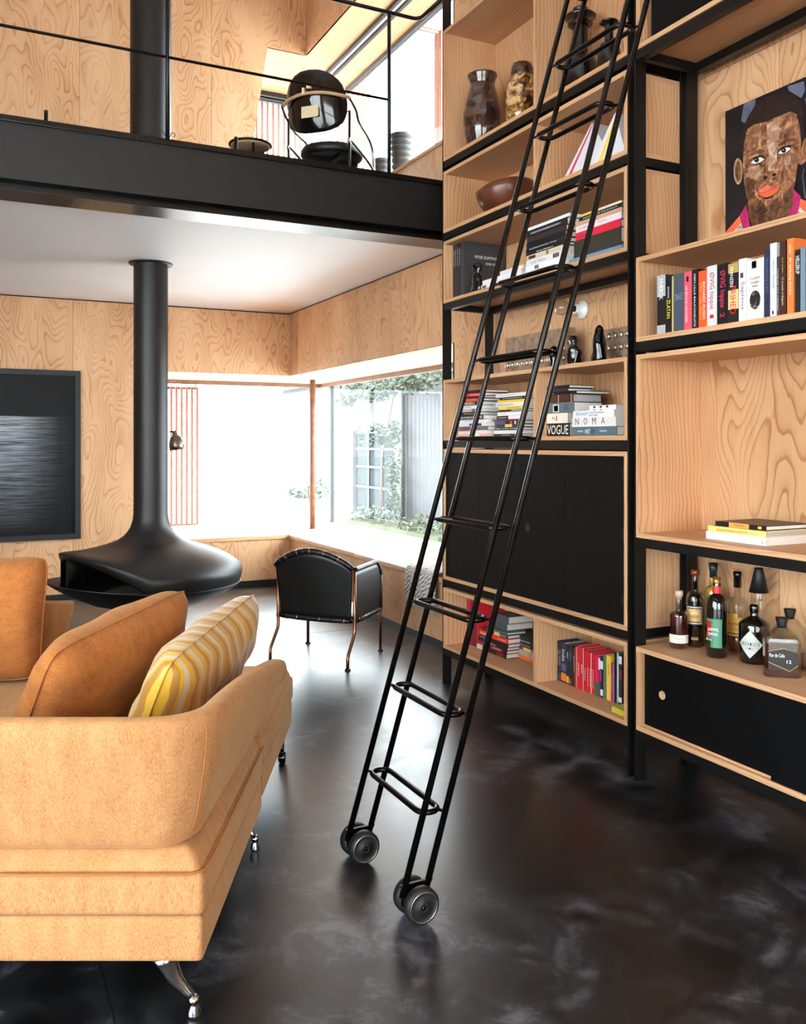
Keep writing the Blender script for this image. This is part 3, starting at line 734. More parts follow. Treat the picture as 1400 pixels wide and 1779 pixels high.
# sliding doors of the low right cabinet
z0, z1 = RB[0][0] + T + 0.001, RB[0][1] - T - 0.001
yj = onX(1347, XF + 0.03)
d = part('sliding_door', B(XF + 0.022, XF + 0.034, yj - 0.1, RY1_ - T - 0.012, z0, z1), M['doorflat'], sb)
hy = onX(1150, XF + 0.02); hz = zat(1208, XF + 0.02, hy)
part('finger_hole', MB().lathe([(0.0, 0.0), (0.017, 0), (0.0185, -0.0015), (0.0185, 0.001)], 20, (XF + 0.021, hy, hz), axis='x'), M['boxV'], d)
part('sliding_door', B(XF + 0.006, XF + 0.018, RY0_ + T + 0.012, yj, z0, z1), M['doorflat'], sb)
part('door_track', B(XF + 0.019, XF + 0.0215, yj, RY1_ - T - 0.002, z0 - 0.001, z0 + 0.008), M['boxY'], sb)
z0, z1 = RB[3][0] + T + 0.001, RB[3][1] - T - 0.001
for a, b in ((RY0_ + T + 0.003, 2.175), (2.181, RY1_ - T - 0.045)):
    part('door', B(XF + 0.03, XF + 0.042, a, b, z0, z1), M['doorflat'], tb)

# rail the ladder hangs from
RAX, RAZ = 2.624, 4.36
lr = thing('ladder_rail', 'horizontal black steel rail on the bookshelf for the ladder hooks', 'rail', (RAX, 3.0, RAZ))
part('tube', MB().tube([(RAX, 1.34, RAZ), (RAX, 4.76, RAZ)], 0.012, 12), M['black'], lr)
for y in (1.35, 3.055, 4.74):
    part('bracket', B(RAX, XF - 0.0008, y - 0.004, y + 0.004, RAZ - 0.006, RAZ + 0.006), M['black'], lr)

# ------------------------------------------------------------------ ladder
la = thing('ladder', 'tall black steel library ladder with oval rungs leaning on the bookshelf', 'ladder', (1.275, 2.68, 0))
YA, YB, SLP, HW = 2.905, 2.465, 0.301, 0.041
lx = lambda z: 1.278 + (z - 0.1) * SLP
for y in (YA, YB):
    for s in (-1, 1):
        ztop = 4.33
        pts = [(lx(0.075) + s * HW, y, 0.075), (lx(ztop) + s * HW, y, ztop)]
        part('stile', MB().tube(pts, 0.0105, 12), M['ladder'], la)
    hk = [(lx(4.33) + HW, y, 4.33)]
    for k in range(13):
        t = math.pi * k / 12; hk.append((RAX - 0.023 * math.cos(t), y, RAZ + 0.023 * math.sin(t)))
    hk.append((RAX + 0.023, y, RAZ - 0.02))
    part('hook', MB().tube(hk, 0.008, 10), M['ladder'], la)
def loop(z):
    cx = lx(z); r = 0.036; ya, yb = YB + 0.0105 + r + 0.008, YA - 0.0105 - r - 0.008
    pts = []
    for k in range(9):
        t = math.pi * k / 8; pts.append((cx + r * math.cos(t), yb + r * math.sin(t), z))
    for k in range(9):
        t = math.pi + math.pi * k / 8; pts.append((cx + r * math.cos(t), ya + r * math.sin(t), z))
    return MB().tube(pts, 0.0095, 10, closed=True)
r0 = part('rung', loop(0.315), M['ladder'], la)
for k in range(1, 13): copyp(r0, la, (0.2992 * k * SLP, 0, 0.2992 * k))
for k in range(13):
    z = 0.315 + 0.2992 * k
    for y, s in ((YA, -1), (YB, 1)):
        for q in (-1, 1):
            part('weld_pin', MB().tube([(lx(z) + q * HW, y, z), (lx(z) + q * 0.03, y + s * 0.026, z)], 0.0055, 6), M['ladder'], la)
RW = 0.0572
prof = [(0.0, 0.019), (0.011, 0.019), (0.013, 0.021), (0.0145, 0.018), (0.03, 0.0165), (0.036, 0.014), (0.043, 0.0165), (0.047, 0.019), (0.052, 0.018), (RW, 0.010), (RW, -0.010), (0.052, -0.018), (0.047, -0.019), (0.036, -0.014), (0.0, -0.014)]
for y in (YA, YB):
    for s in (-1, 1):
        cy = y + s * 0.037
        w = part('wheel', MB().lathe([(a, b * -1) for a, b in prof], 36, (lx(0.1) , cy, RW + 0.0005), axis='y'), M['rubber'], la)
        part('hub', MB().lathe([(0.0, -0.0225), (0.007, -0.0225), (0.008, -0.02), (0.008, -0.015)], 12, (lx(0.1), cy, RW + 0.0005), axis='y'), M['ladder'], w)
        part('rim_ring', MB().lathe([(0.0445, -0.0192), (0.046, -0.0202), (0.0475, -0.0192)], 36, (lx(0.1), cy, RW + 0.0005), axis='y'), M['steelbright'], w)
    part('axle', MB().tube([(lx(0.1), y - 0.05, RW), (lx(0.1), y + 0.05, RW)], 0.006, 10), M['ladder'], la)
    part('fork_plate', MB().prism([(lx(0.1) - 0.055, 0.115), (lx(0.1) + 0.058, 0.115), (lx(0.1) + 0.02, 0.04), (lx(0.1) - 0.02, 0.04)], lambda u, v, w: (u, w, v), y - 0.005, y + 0.005), M['ladder'], la)
# ------------------------------------------------------------------ hanging fireplace
FD, FRr = 6.727, -1.926
fc = rd(FRr, FD)
fp = thing('hanging_fireplace', 'round black suspended fireplace with long flue hanging from the ceiling', 'fireplace', (fc.x, fc.y, ZC))
cx, cy = fc.x, fc.y
part('flue', MB().tube([(cx, cy, 0.93), (cx, cy, ZC)], 0.127, 48, caps=False), M['stove'], fp)
part('ceiling_flange', MB().lathe([(0.128, ZC - 0.012), (0.158, ZC - 0.012), (0.163, ZC - 0.007), (0.163, ZC - 0.001), (0.128, ZC - 0.001)], 48, (cx, cy, 0)), M['stove'], fp)
od = Vector(rd(-0.707, -0.707)); oang = math.atan2(od.y, od.x)       # direction the hearth opening faces
prof = [(0.1275, 1.02), (0.128, 0.95), (0.131, 0.925), (0.137, 0.895), (0.15, 0.855), (0.17, 0.822), (0.20, 0.788), (0.245, 0.757), (0.30, 0.734), (0.36, 0.714), (0.42, 0.695), (0.48, 0.673), (0.54, 0.648), (0.60, 0.617), (0.645, 0.587), (0.672, 0.559), (0.684, 0.535), (0.687, 0.512), (0.684, 0.489), (0.678, 0.457), (0.668, 0.43), (0.66, 0.415)]
hood = MB(); n = 120; v = []
for (r0_, z) in prof + [(0.652, 0.417), (0.66, 0.44), (0.668, 0.468), (0.67, 0.50), (0.65, 0.545), (0.55, 0.615), (0.40, 0.675), (0.25, 0.73), (0.15, 0.81)]:
    for i in range(n):
        a = 2 * math.pi * i / n; r = r0_
        da = (a - oang + math.pi) % (2 * math.pi) - math.pi
        hw_ = 60 if da > 0 else 66
        w = max(0.0, math.cos(da * 90 / hw_)) if abs(da) < math.radians(hw_) else 0.0
        w = w ** 0.75
        zz = z; r = r * (1 - 0.05 * w * min(1, max(0, (r - 0.3) / 0.3)))
        if r > 0.3 or z < 0.5:
            top = 0.736 - (r - 0.30) * 0.10                     # the raised visor line
            s_ = min(1.0, max(0.0, (r - 0.30) / 0.3))
            lim = top - (0.05 if z < 0.5 else 0.0) * (1 - 0) * max(0.0, (0.545 - z) / 0.13)
            zz = z + (lim - z) * w * s_ if lim > z else z
        v.append((cx + r * math.cos(a), cy + r * math.sin(a), zz))
m_ = len(v) // n
hood.add(v, [(j * n + i, j * n + (i + 1) % n, (j + 1) * n + (i + 1) % n, (j + 1) * n + i) for j in range(m_ - 1) for i in range(n)], True)
part('hood', hood, M['stove'], fp)
bowl = MB(); v = []
bprof = [(0.0, 0.235), (0.15, 0.24), (0.30, 0.262), (0.45, 0.305), (0.56, 0.352), (0.63, 0.395), (0.672, 0.425), (0.680, 0.436), (0.672, 0.438), (0.62, 0.405), (0.5, 0.35), (0.3, 0.30), (0.0, 0.285)]
for (r, z) in bprof:
    for i in range(n):
        a = 2 * math.pi * i / n; da = (a - oang + math.pi) % (2 * math.pi) - math.pi
        w = max(0.0, math.cos(da * 90 / 70)) if abs(da) < math.radians(70) else 0.0
        k = max(0.0, (r - 0.45) / 0.23) if r > 0.45 else 0
        rr = r + 0.085 * w * min(1, k); zz = z + 0.055 * w * min(1, k)
        v.append((cx + rr * math.cos(a), cy + rr * math.sin(a), zz))
m_ = len(v) // n
bowl.add(v, [(j * n + i, j * n + (i + 1) % n, (j + 1) * n + (i + 1) % n, (j + 1) * n + i) for j in range(m_ - 1) for i in range(n)], True)
part('bowl', bowl, M['stove'], fp)
sh_ = MB(); vv = []
for i in range(13):
    t = oang + math.radians(-66 + 2.6 * i)
    w_ = math.cos(math.radians(-66 + 2.6 * i) * 90 / 70)
    for zz, rr in ((0.415, 0.655), (0.60 + 0.075 * w_, 0.655)): vv.append((cx + rr * math.cos(t), cy + rr * math.sin(t), zz))
sh_.add(vv, [(2 * i, 2 * i + 2, 2 * i + 3, 2 * i + 1) for i in range(12)], True)
part('side_shield', sh_, M['stovein'], fp)
# spark guard across the opening: a curved frame with wire mesh
gm = MB(); a0, a1 = oang - math.radians(20), oang + math.radians(-58)
for zz in (0.50, 0.525, 0.55, 0.575, 0.60, 0.625, 0.65):
    gm.tube([(cx + 0.60 * math.cos(oang + t), cy + 0.60 * math.sin(oang + t), zz) for t in [math.radians(x) for x in range(-58, -14, 4)]], 0.0018, 4)
for x in range(-58, -14, 3):
    t = oang + math.radians(x); gm.tube([(cx + 0.60 * math.cos(t), cy + 0.60 * math.sin(t), 0.44), (cx + 0.60 * math.cos(t), cy + 0.60 * math.sin(t), 0.655)], 0.0018, 4)
part('spark_guard', gm, M['mesh'], fp)
for s, q in ((-62, 0.02), (-12, 0.02)):
    t = oang + math.radians(s); part('guard_bar', MB().tube([(cx + 0.61 * math.cos(t), cy + 0.61 * math.sin(t), 0.40), (cx + 0.61 * math.cos(t), cy + 0.61 * math.sin(t), 0.62)], 0.008, 8), M['stovein'], fp)
for i, (du, dv, ang) in enumerate(((0.1, -0.1, 0.3), (0.22, 0.08, -0.4), (0.05, 0.12, 1.0))):
    c_ = Vector((cx, cy, 0.365)) + od.normalized() * du + Vector((-od.y, od.x, 0)).normalized() * dv
    d_ = Vector((math.cos(ang), math.sin(ang), 0.03)) * 0.17
    part('charred_log', MB().tube([c_ - d_, c_ - d_ * 0.3 + Vector((0, 0, 0.008)), c_ + d_ * 0.4, c_ + d_], [0.04, 0.045, 0.042, 0.036], 9), M['ash'], fp)
ufl = thing('flue_pipe', 'thick black flue rising through the mezzanine behind the railing', 'flue', (cx, cy, ZF2))
part('pipe', MB().tube([(cx, cy, ZF2 - 0.012), (cx, cy, ROOF)], 0.152, 48, caps=False), M['stove'], ufl)
part('floor_collar', MB().lathe([(0.153, 0), (0.19, 0), (0.19, 0.012), (0.153, 0.012)], 40, (cx, cy, ZF2 - 0.011)), M['stove'], ufl)

# ------------------------------------------------------------------ sea picture on the back wall
def seamat():
    m, nt, p = newmat('moonlit_sea_print')
    tc = nd(nt, 'ShaderNodeTexCoord'); sp = nd(nt, 'ShaderNodeSeparateXYZ', {0: tc.outputs['Object']})
    x, z = sp.outputs[0], sp.outputs[2]
    cv = nd(nt, 'ShaderNodeCombineXYZ', {0: mth(nt, 'MULTIPLY', x, 2.5), 1: mth(nt, 'MULTIPLY', z, 60.0)})
    n = nd(nt, 'ShaderNodeTexNoise', {0: cv.outputs[0], 'Scale': 1.0, 'Detail': 6.0, 'Roughness': 0.7})
    # glitter path: bright round x0, fading sideways and downwards; horizon at z = 1.32 above the lower edge
    dx = mth(nt, 'ABSOLUTE', mth(nt, 'SUBTRACT', x, -0.74))
    side = ramp(nt, dx, [(0.0, g(1.0)), (0.22, g(0.8)), (0.4, g(0.28)), (0.55, g(0.05)), (0.75, g(0.0))])
    down = ramp(nt, z, [(0.05, g(0.0)), (0.45, g(0.35)), (0.9, g(0.8)), (1.0, g(1.0))])
    zz = nd(nt, 'ShaderNodeMapRange', {0: z, 1: 0.0, 2: 1.17, 3: 0.0, 4: 1.0})
    down = ramp(nt, zz.outputs[0], [(0.05, g(0.0)), (0.35, g(0.25)), (0.75, g(0.7)), (0.98, g(1.0)), (1.0, g(0.0))])
    f = mth(nt, 'MULTIPLY', mth(nt, 'MULTIPLY', side, down), ramp(nt, n.outputs[0], [(0.38, g(0.12)), (0.66, g(1.0))]))
    col = mixc(nt, f, srgb(5, 6, 8), srgb(196, 204, 216))
    sky = ramp(nt, zz.outputs[0], [(0.985, g(0.0)), (0.995, g(1.0))])
    col = mixc(nt, sky, col, srgb(12, 13, 15))
    nt.links.new(col, p.inputs['Base Color']); p.inputs['Roughness'].default_value = 0.5; p.inputs['Specular IOR Level'].default_value = 0.2
    return m
px1, pz0, pz1 = onY(140, WY - 0.03), 0.582, 2.176
px0 = px1 - 2.2
pi = thing('framed_picture', 'large black-framed photograph of a dark glittering sea on the plywood wall', 'picture', (px1, WY - 0.02, pz0))
fw = 0.05
part('print', B(px0 + fw, px1 - fw, WY - 0.022, WY - 0.016, pz0 + fw, pz1 - fw), seamat(), pi)
for a in ((px0, px1, pz0, pz0 + fw), (px0, px1, pz1 - fw, pz1), (px0, px0 + fw, pz0 + fw, pz1 - fw), (px1 - fw, px1, pz0 + fw, pz1 - fw)):
    part('frame_bar', B(a[0], a[1], WY - 0.045, WY - 0.001, a[2], a[3]), M['frameblack'], pi)

# ------------------------------------------------------------------ wall lamp by the window
lp = thing('wall_lamp', 'small dark metal swing-arm reading lamp by the wide window', 'lamp', (1.64, WY, 1.55))
lc = Vector((onY(306, 8.72), 8.72, 1.50))
part('wall_plate', MB().lathe([(0, 0), (0.04, 0), (0.04, -0.015), (0, -0.02)], 20, (1.62, WY, 1.60), axis='y'), M['steelbright'], lp)
part('arm', MB().tube([(1.62, WY - 0.015, 1.60), (1.62, WY - 0.16, 1.605), (lc.x - 0.035, lc.y, 1.60)], 0.006, 8), M['black'], lp)
sh = part('lamp_shade', MB().lathe([(0.0, 0.115), (0.018, 0.115), (0.022, 0.09), (0.027, 0.07), (0.05, 0.05), (0.066, 0.015), (0.074, -0.03), (0.076, -0.075), (0.073, -0.075), (0.06, 0.01), (0.0, 0.06)], 32, (0, 0, 0)).xf(Matrix.Translation(lc + Vector((0, 0, 0.0))) @ Matrix.Rotation(math.radians(-8), 4, 'Y')), plain('gunmetal', srgb(120, 108, 98), 0.3, metal=0.9), lp)
part('joint', MB().tube([lc + Vector((-0.045, 0, 0.1)), lc + Vector((0.0, 0, 0.105))], 0.01, 8), M['black'], lp)

# ------------------------------------------------------------------ woven throw on the window seat
def throwmat():
    m, nt, p = newmat('grey_wool_throw')
    tc = nd(nt, 'ShaderNodeTexCoord')
    w = nd(nt, 'ShaderNodeTexWave', {0: tc.outputs['Object'], 'Scale': 18.0, 'Distortion': 2.5, 'Detail': 2.0}, bands_direction='DIAGONAL')
    nt.links.new(ramp(nt, w.outputs[0], [(0.2, srgb(120, 118, 118)), (0.5, srgb(210, 206, 200)), (0.8, srgb(226, 222, 216))]), p.inputs['Base Color']); p.inputs['Roughness'].default_value = 0.95
    return m
ty0, ty1 = onX(768, WX), onX(717, WX)
th = thing('throw_blanket', 'grey and cream wool throw with fringe hanging over the window seat end', 'blanket', (WX, (ty0 + ty1) / 2, SEAT))
mb = MB(); nu, nv = 22, 18; vv = []
for j in range(nv + 1):
    for i in range(nu + 1):
        y = ty0 + (ty1 - ty0) * i / nu; s_ = j / nv * 0.62
        wob = 0.012 * math.sin(i * 1.1) + 0.008 * math.sin(i * 2.3 + j)
        flat = 0.40
        if s_ < flat: x, z = WX + flat - 0.02 - s_ , SEAT + 0.03 + 0.015 * math.sin(i * 0.9 + j * 0.5) + 0.03 * math.sin(math.pi * s_ / flat)
        else:
            q = s_ - flat; t = min(1.0, q / 0.06)
            x = WX - 0.02 - 0.03 * math.sin(t * math.pi / 2) + wob * 0.4 - 0.004; z = SEAT + 0.03 - 0.03 * (1 - math.cos(t * math.pi / 2)) - max(0, q - 0.04)
        vv.append((x, y, z))
mb.add(vv, [(j * (nu + 1) + i, j * (nu + 1) + i + 1, (j + 1) * (nu + 1) + i + 1, (j + 1) * (nu + 1) + i) for j in range(nv) for i in range(nu)], True)
tm = throwmat()
o = part('cloth', mb, tm, th); md = o.modifiers.new('t', 'SOLIDIFY'); md.thickness = 0.012; md.offset = 1
mb = MB(); rr = random.Random(5)
for i in range(46):
    y = ty0 + (ty1 - ty0) * (i + 0.5) / 46; x = WX - 0.054 + rr.uniform(-0.006, 0.004); z = SEAT - 0.15
    mb.tube([(x, y, z + 0.03), (x - 0.004, y + rr.uniform(-0.01, 0.01), z - 0.05), (x, y + rr.uniform(-0.015, 0.015), z - 0.10 - rr.uniform(0, 0.03))], 0.0028, 4)
part('fringe', mb, plain('cream_wool', srgb(206, 200, 190), 0.95), th, kind='stuff')

# ------------------------------------------------------------------ leather armchair
A_, B_, C_ = (5.78, -0.363), (6.34, -0.156), (6.576, -0.70)
D_ = (A_[0] + C_[0] - B_[0], A_[1] + C_[1] - B_[1])
W = lambda p, z=0: rd(p[1], p[0], z)
wa, wb_, wc, wd_ = W(A_), W(B_), W(C_), W(D_)
front = (wb_ - wa).normalized(); side = (wd_ - wa).normalized()        # front: back to front ; side: A to D
ch = thing('armchair', 'black leather tub armchair with copper-coloured tube legs by the window seat', 'armchair', ((wa + wc) / 2))
K = 0.115
ZR = 0.30
for f in (wa, wd_):
    topo = f + front * K
    pts = [f, f + Vector((0, 0, 0.075)), f + Vector((0, 0, 0.10)) + front * 0.012, f + front * (K - 0.012) + Vector((0, 0, 0.205)), topo + Vector((0, 0, 0.235)), topo + Vector((0, 0, 0.30)), topo + Vector((0, 0, 0.645))]
    part('rear_leg', MB().tube(pts, 0.0115, 12), M['copper'], ch)
    part('glide', MB().lathe([(0, 0), (0.02, 0), (0.02, 0.008), (0.012, 0.014)], 14, (f.x, f.y, 0)), M['blackgloss'], ch)
for f in (wb_, wc):
    q = f - front * 0.02
    part('front_leg', MB().tube([q, q + Vector((0, 0, 0.55))], 0.0115, 12), M['copper'], ch)
    part('glide', MB().lathe([(0, 0), (0.02, 0), (0.02, 0.008), (0.012, 0.014)], 14, (q.x, q.y, 0)), M['blackgloss'], ch)
ta, td = wa + front * K, wd_ + front * K
fb, fcn = wb_ - front * 0.02, wc - front * 0.02
def sheet(fn, nu, nv, mat, name, parent, th_=0.012):
    mb = MB(); mb.add([fn(i / nu, j / nv) for j in range(nv + 1) for i in range(nu + 1)], [(j * (nu + 1) + i, j * (nu + 1) + i + 1, (j + 1) * (nu + 1) + i + 1, (j + 1) * (nu + 1) + i) for j in range(nv) for i in range(nu)], True)
    o = part(name, mb, mat, parent); md = o.modifiers.new('t', 'SOLIDIFY'); md.thickness = th_; md.offset = 0
    return o
def back_top(u): return 0.650 + 0.115 * (math.sin(math.pi * u) ** 0.8)
def backfn(u, v):
    b = ta.lerp(td, u); bulge = -0.055 * math.sin(math.pi * u)
    nar = (u - 0.5) * (1 - v) * -0.10
    z = ZR + (back_top(u) - ZR) * v
    return b + front * (bulge * (0.5 + 0.5 * v) - 0.03 * v) + (td - ta) * nar + Vector((0, 0, z))
sheet(backfn, 24, 10, M['leather'], 'back_panel', ch)
pipe = [backfn(i / 24, 1.0) for i in range(25)]
part('back_roll', MB().tube(pipe, 0.021, 12), M['leather'], ch)
for i in range(2, 24, 2):
    p_ = pipe[i]; t_ = (pipe[min(24, i + 1)] - pipe[i - 1]).normalized()
    part('lace_strap', MB().tube([p_ - t_ * 0.006, p_ + t_ * 0.006], 0.0225, 10), M['copper'] if i % 4 == 0 else M['leather'], ch)
def arm_top(u): return 0.650 + 0.01 * u if u < 0.82 else 0.658 - 0.10 * ((u - 0.82) / 0.18) ** 1.8
for a, b in ((ta, fb), (td, fcn)):
    def armfn(u, v, a=a, b=b):
        z = ZR - 0.005 + (arm_top(u) - ZR) * v
        return a.lerp(b, u) + Vector((0, 0, z))
    sheet(armfn, 20, 8, M['leather'], 'arm_panel', ch)
    ap = [armfn(i / 20, 1.0) for i in range(21)]
    part('arm_roll', MB().tube(ap, 0.017, 12), M['leather'], ch)
    for i in range(13, 21, 2):
        t_ = (ap[i] - ap[i - 1]).normalized(); part('lace_strap', MB().tube([ap[i] - t_ * 0.005, ap[i] + t_ * 0.005], 0.0185, 10), M['copper'], ch)
    part('front_roll', MB().tube([ap[-1], b + Vector((0, 0, ZR))], 0.015, 10), M['leather'], ch)
    part('side_rail', MB().tube([a + Vector((0, 0, ZR)), b + Vector((0, 0, ZR))], 0.017, 12), M['leather'], ch)
    for i in range(1, 9):
        q = a.lerp(b, i / 9) + Vector((0, 0, ZR)); part('lace_strap', MB().tube([q - front * 0.009, q + front * 0.009], 0.0185, 10), M['leather'] if i % 3 else M['copper'], ch)
part('rear_rail', MB().tube([backfn(i / 12, 0) for i in range(13)], 0.018, 12), M['leather'], ch)
for i in range(1, 12, 2):
    q = backfn(i / 12, 0); part('lace_strap', MB().tube([q - side * 0.008, q + side * 0.008], 0.0195, 10), M['copper'] if i % 4 == 1 else M['leather'], ch)
part('front_rail', MB().tube([fb + Vector((0, 0, ZR)), fcn + Vector((0, 0, ZR))], 0.017, 12), M['leather'], ch)
def seatfn(u, v):
    p_ = (ta + front * 0.0).lerp(td, u).lerp(fb.lerp(fcn, u), v)
    return p_ + Vector((0, 0, ZR + 0.05 * (math.sin(math.pi * u) * math.sin(math.pi * v)) ** 0.4))
sheet(seatfn, 14, 14, M['leather'], 'seat', ch, 0.03)

# ------------------------------------------------------------------ sofa (square to the camera, so written in right/depth coordinates)
SR, SD = -0.515, 2.25
sorig = rd(SR, SD)
so = thing('sofa', 'orange chenille corner sofa with chrome legs seen from behind', 'sofa', (sorig.x, sorig.y, 0), -YAW)
FRs = FR[so.name]
def sp(R, D, z): return (R - SR, D - SD, z)          # sofa-local point
def slab(name, R0, R1, D0, D1, z0, z1, bev, mat=M['sofa'], top_in=0.0):
    mb = MB(); x0, y0, _ = sp(R0, D0, 0); x1, y1, _ = sp(R1, D1, 0)
    if top_in:
        v = [(x0, y0, z0), (x1, y0, z0), (x1, y1, z0), (x0, y1, z0), (x0, y0, z1), (x1 - top_in, y0 + top_in, z1), (x1 - top_in, y1, z1), (x0, y1, z1)]
        mb.add(v, [(0, 3, 2, 1), (4, 5, 6, 7), (0, 1, 5, 4), (1, 2, 6, 5), (2, 3, 7, 6), (3, 0, 4, 7)])
    else: mb.box(x0, x1, y0, y1, z0, z1)
    return part(name, mb, mat, so, bevel=bev, seg=4, local=True)
RL = -2.7
slab('base', RL, -0.512, 2.25, 3.20, 0.168, 0.286, 0.018)
slab('seat_platform', RL, -0.508, 2.244, 3.205, 0.288, 0.395, 0.022)
slab('seat_cushion', RL, -0.512, 2.25, 3.20, 0.392, 0.445, 0.03, top_in=0.04)
slab('base', RL, -0.525, 3.285, 4.17, 0.168, 0.286, 0.018)
slab('seat_platform', RL, -0.520, 3.282, 4.175, 0.288, 0.395, 0.022)
slab('seat_cushion', RL, -0.525, 3.285, 4.17, 0.392, 0.445, 0.03, top_in=0.03)
# wrap-round back and arm, both leaning outwards
path = []      # (R, D, outward R, outward D, lean, ztop, thickness scale)
for i in range(9): path.append((RL + (-0.66 - RL) * i / 8, 2.315, 0.0, -1.0, 0.065, 0.797, 1.0))
for i in range(1, 9):
    t = math.pi / 2 * i / 8; path.append((-0.66 + 0.075 * math.sin(t), 2.39 - 0.075 * math.cos(t), math.sin(t), -math.cos(t), 0.065 + 0.012 * i / 8, 0.797 + 0.003 * i / 8, 1.0))
NA = 16
for i in range(1, NA + 1):
    t = i / NA; D = 2.39 + (3.36 - 2.39) * t
    zt = 0.80 - 0.115 * t ** 1.6
    endk = max(0.0, (t - 0.86) / 0.14)
    path.append((-0.585 + 0.02 * t, D, 1.0, 0.0, 0.077 + 0.035 * t, zt - 0.10 * endk ** 2.2, 1.0 - 0.45 * endk ** 2))
mb = MB(); v = []; ns = 16
for (R, D, nr, ndp, lean, zt, ts) in path:
    zb = 0.437 + (0.10 * max(0.0, (D - 3.0) / 0.36) ** 2 if D > 3.0 else 0)
    th2 = 0.10 * ts
    for k in range(ns):
        a = 2 * math.pi * k / ns
        ex = abs(math.cos(a)) ** 0.55 * (1 if math.cos(a) >= 0 else -1); ez = abs(math.sin(a)) ** 0.42 * (1 if math.sin(a) >= 0 else -1)
        h_ = (ez + 1) / 2
        off = ex * th2 * 0.5 * (1.0 - 0.12 * h_) + lean * (h_ ** 1.2) + 0.008 * math.sin(math.pi * h_)
        v.append(sp(R + nr * off, D + ndp * off, zb + (zt - zb) * h_))
m_ = len(path)
mb.add(v, [(j * ns + k, j * ns + (k + 1) % ns, (j + 1) * ns + (k + 1) % ns, (j + 1) * ns + k) for j in range(m_ - 1) for k in range(ns)], True)
mb.f.append(list(range(ns))); mb.sm.append(True); mb.f.append([(m_ - 1) * ns + k for k in range(ns)]); mb.sm.append(True)
bk = part('backrest', mb, M['sofa'], so, subsurf=1, local=True)
# seam lines (piping) where back meets arm and along the seat edge
def shellpt(j, hgt, o=0.0015):
    R, D, nr, ndp, lean, zt, ts = path[j]
    zb = 0.437; th2 = 0.1 * ts
    off = th2 * 0.5 * (1.0 - 0.12 * hgt) * (1 - abs(2 * hgt - 1) ** 5) ** 0.55 + lean * (hgt ** 1.2) + 0.008 * math.sin(math.pi * hgt) + o
    return sp(R + nr * off, D + ndp * off, zb + (zt - zb) * hgt)
sm_ = plain('seam_thread', srgb(176, 106, 52), 0.9)
part('seam', MB().tube([shellpt(13, h / 14 * 0.94 + 0.03) for h in range(15)], 0.0022, 6), sm_, bk, local=True)
part('seam', MB().tube([shellpt(6, h / 14 * 0.94 + 0.03) for h in range(15)], 0.0016, 6), sm_, bk, local=True)
part('seam', MB().tube([sp(RL, 2.243, 0.397), sp(-0.55, 2.243, 0.397), sp(-0.508, 2.275, 0.397), sp(-0.507, 3.19, 0.397)], 0.0025, 6), sm_, so, local=True)
# far back panel
pm = MB(); 
v = [sp(RL, 4.02, 0.44), sp(-1.60, 4.02, 0.44), sp(-1.60, 4.12, 0.44), sp(RL, 4.12, 0.44), sp(RL, 4.09, 0.75), sp(-1.55, 4.09, 0.75), sp(-1.55, 4.18, 0.75), sp(RL, 4.18, 0.75)]
pm.add(v, [(0, 3, 2, 1), (4, 5, 6, 7), (0, 1, 5, 4), (1, 2, 6, 5), (2, 3, 7, 6), (3, 0, 4, 7)])
part('end_rest', pm, M['sofa'], so, bevel=0.02, seg=4, local=True)
def leg(R, D, dR, dD, sc=1.0):
    p0 = Vector(sp(R - dR, D - dD, 0.172)); p1 = Vector(sp(R, D, 0.046))
    pts, rs = [], []
    for k in range(9):
        t = k / 8; p = p0.lerp(p1, t); sag = math.sin(math.pi * t) * 0.012
        p = p + Vector((-dR, -dD, 0)).normalized() * sag
        pts.append(p); rs.append(0.026 * (1 - t) ** 1.2 + 0.0085)
    l = part('leg', MB().tube(pts, rs, 16), M['chrome'], so, local=True)
    x, y, _ = sp(R, D, 0)
    part('foot', MB().lathe([(0.0, 0.001), (0.008, 0.001), (0.017, 0.004), (0.0185, 0.010), (0.017, 0.013), (0.0185, 0.017), (0.010, 0.030), (0.011, 0.036), (0.0145, 0.041), (0.0145, 0.048), (0.009, 0.056), (0.0, 0.058)], 20, (x, y, 0)), M['chrome'], l, local=True)
leg(-0.546, 2.30, 0.075, 0.01); leg(-0.5426, 3.235, 0.075, -0.02); leg(-2.3, 2.32, 0.0, -0.07); leg(-2.3, 4.1, 0.0, 0.06)
fx, fy, _ = sp(-0.565, 4.12, 0)
cst = part('caster', MB().lathe([(0, -0.016), (0.024, -0.016), (0.027, -0.01), (0.027, 0.01), (0.024, 0.016), (0, 0.016)], 20, (fx, fy, 0.0275), axis='x'), M['blackgloss'], so, local=True)
part('caster_fork', MB().tube([(fx, fy, 0.05), (fx, fy + 0.0, 0.17)], 0.011, 10), M['chrome'], cst, local=True)

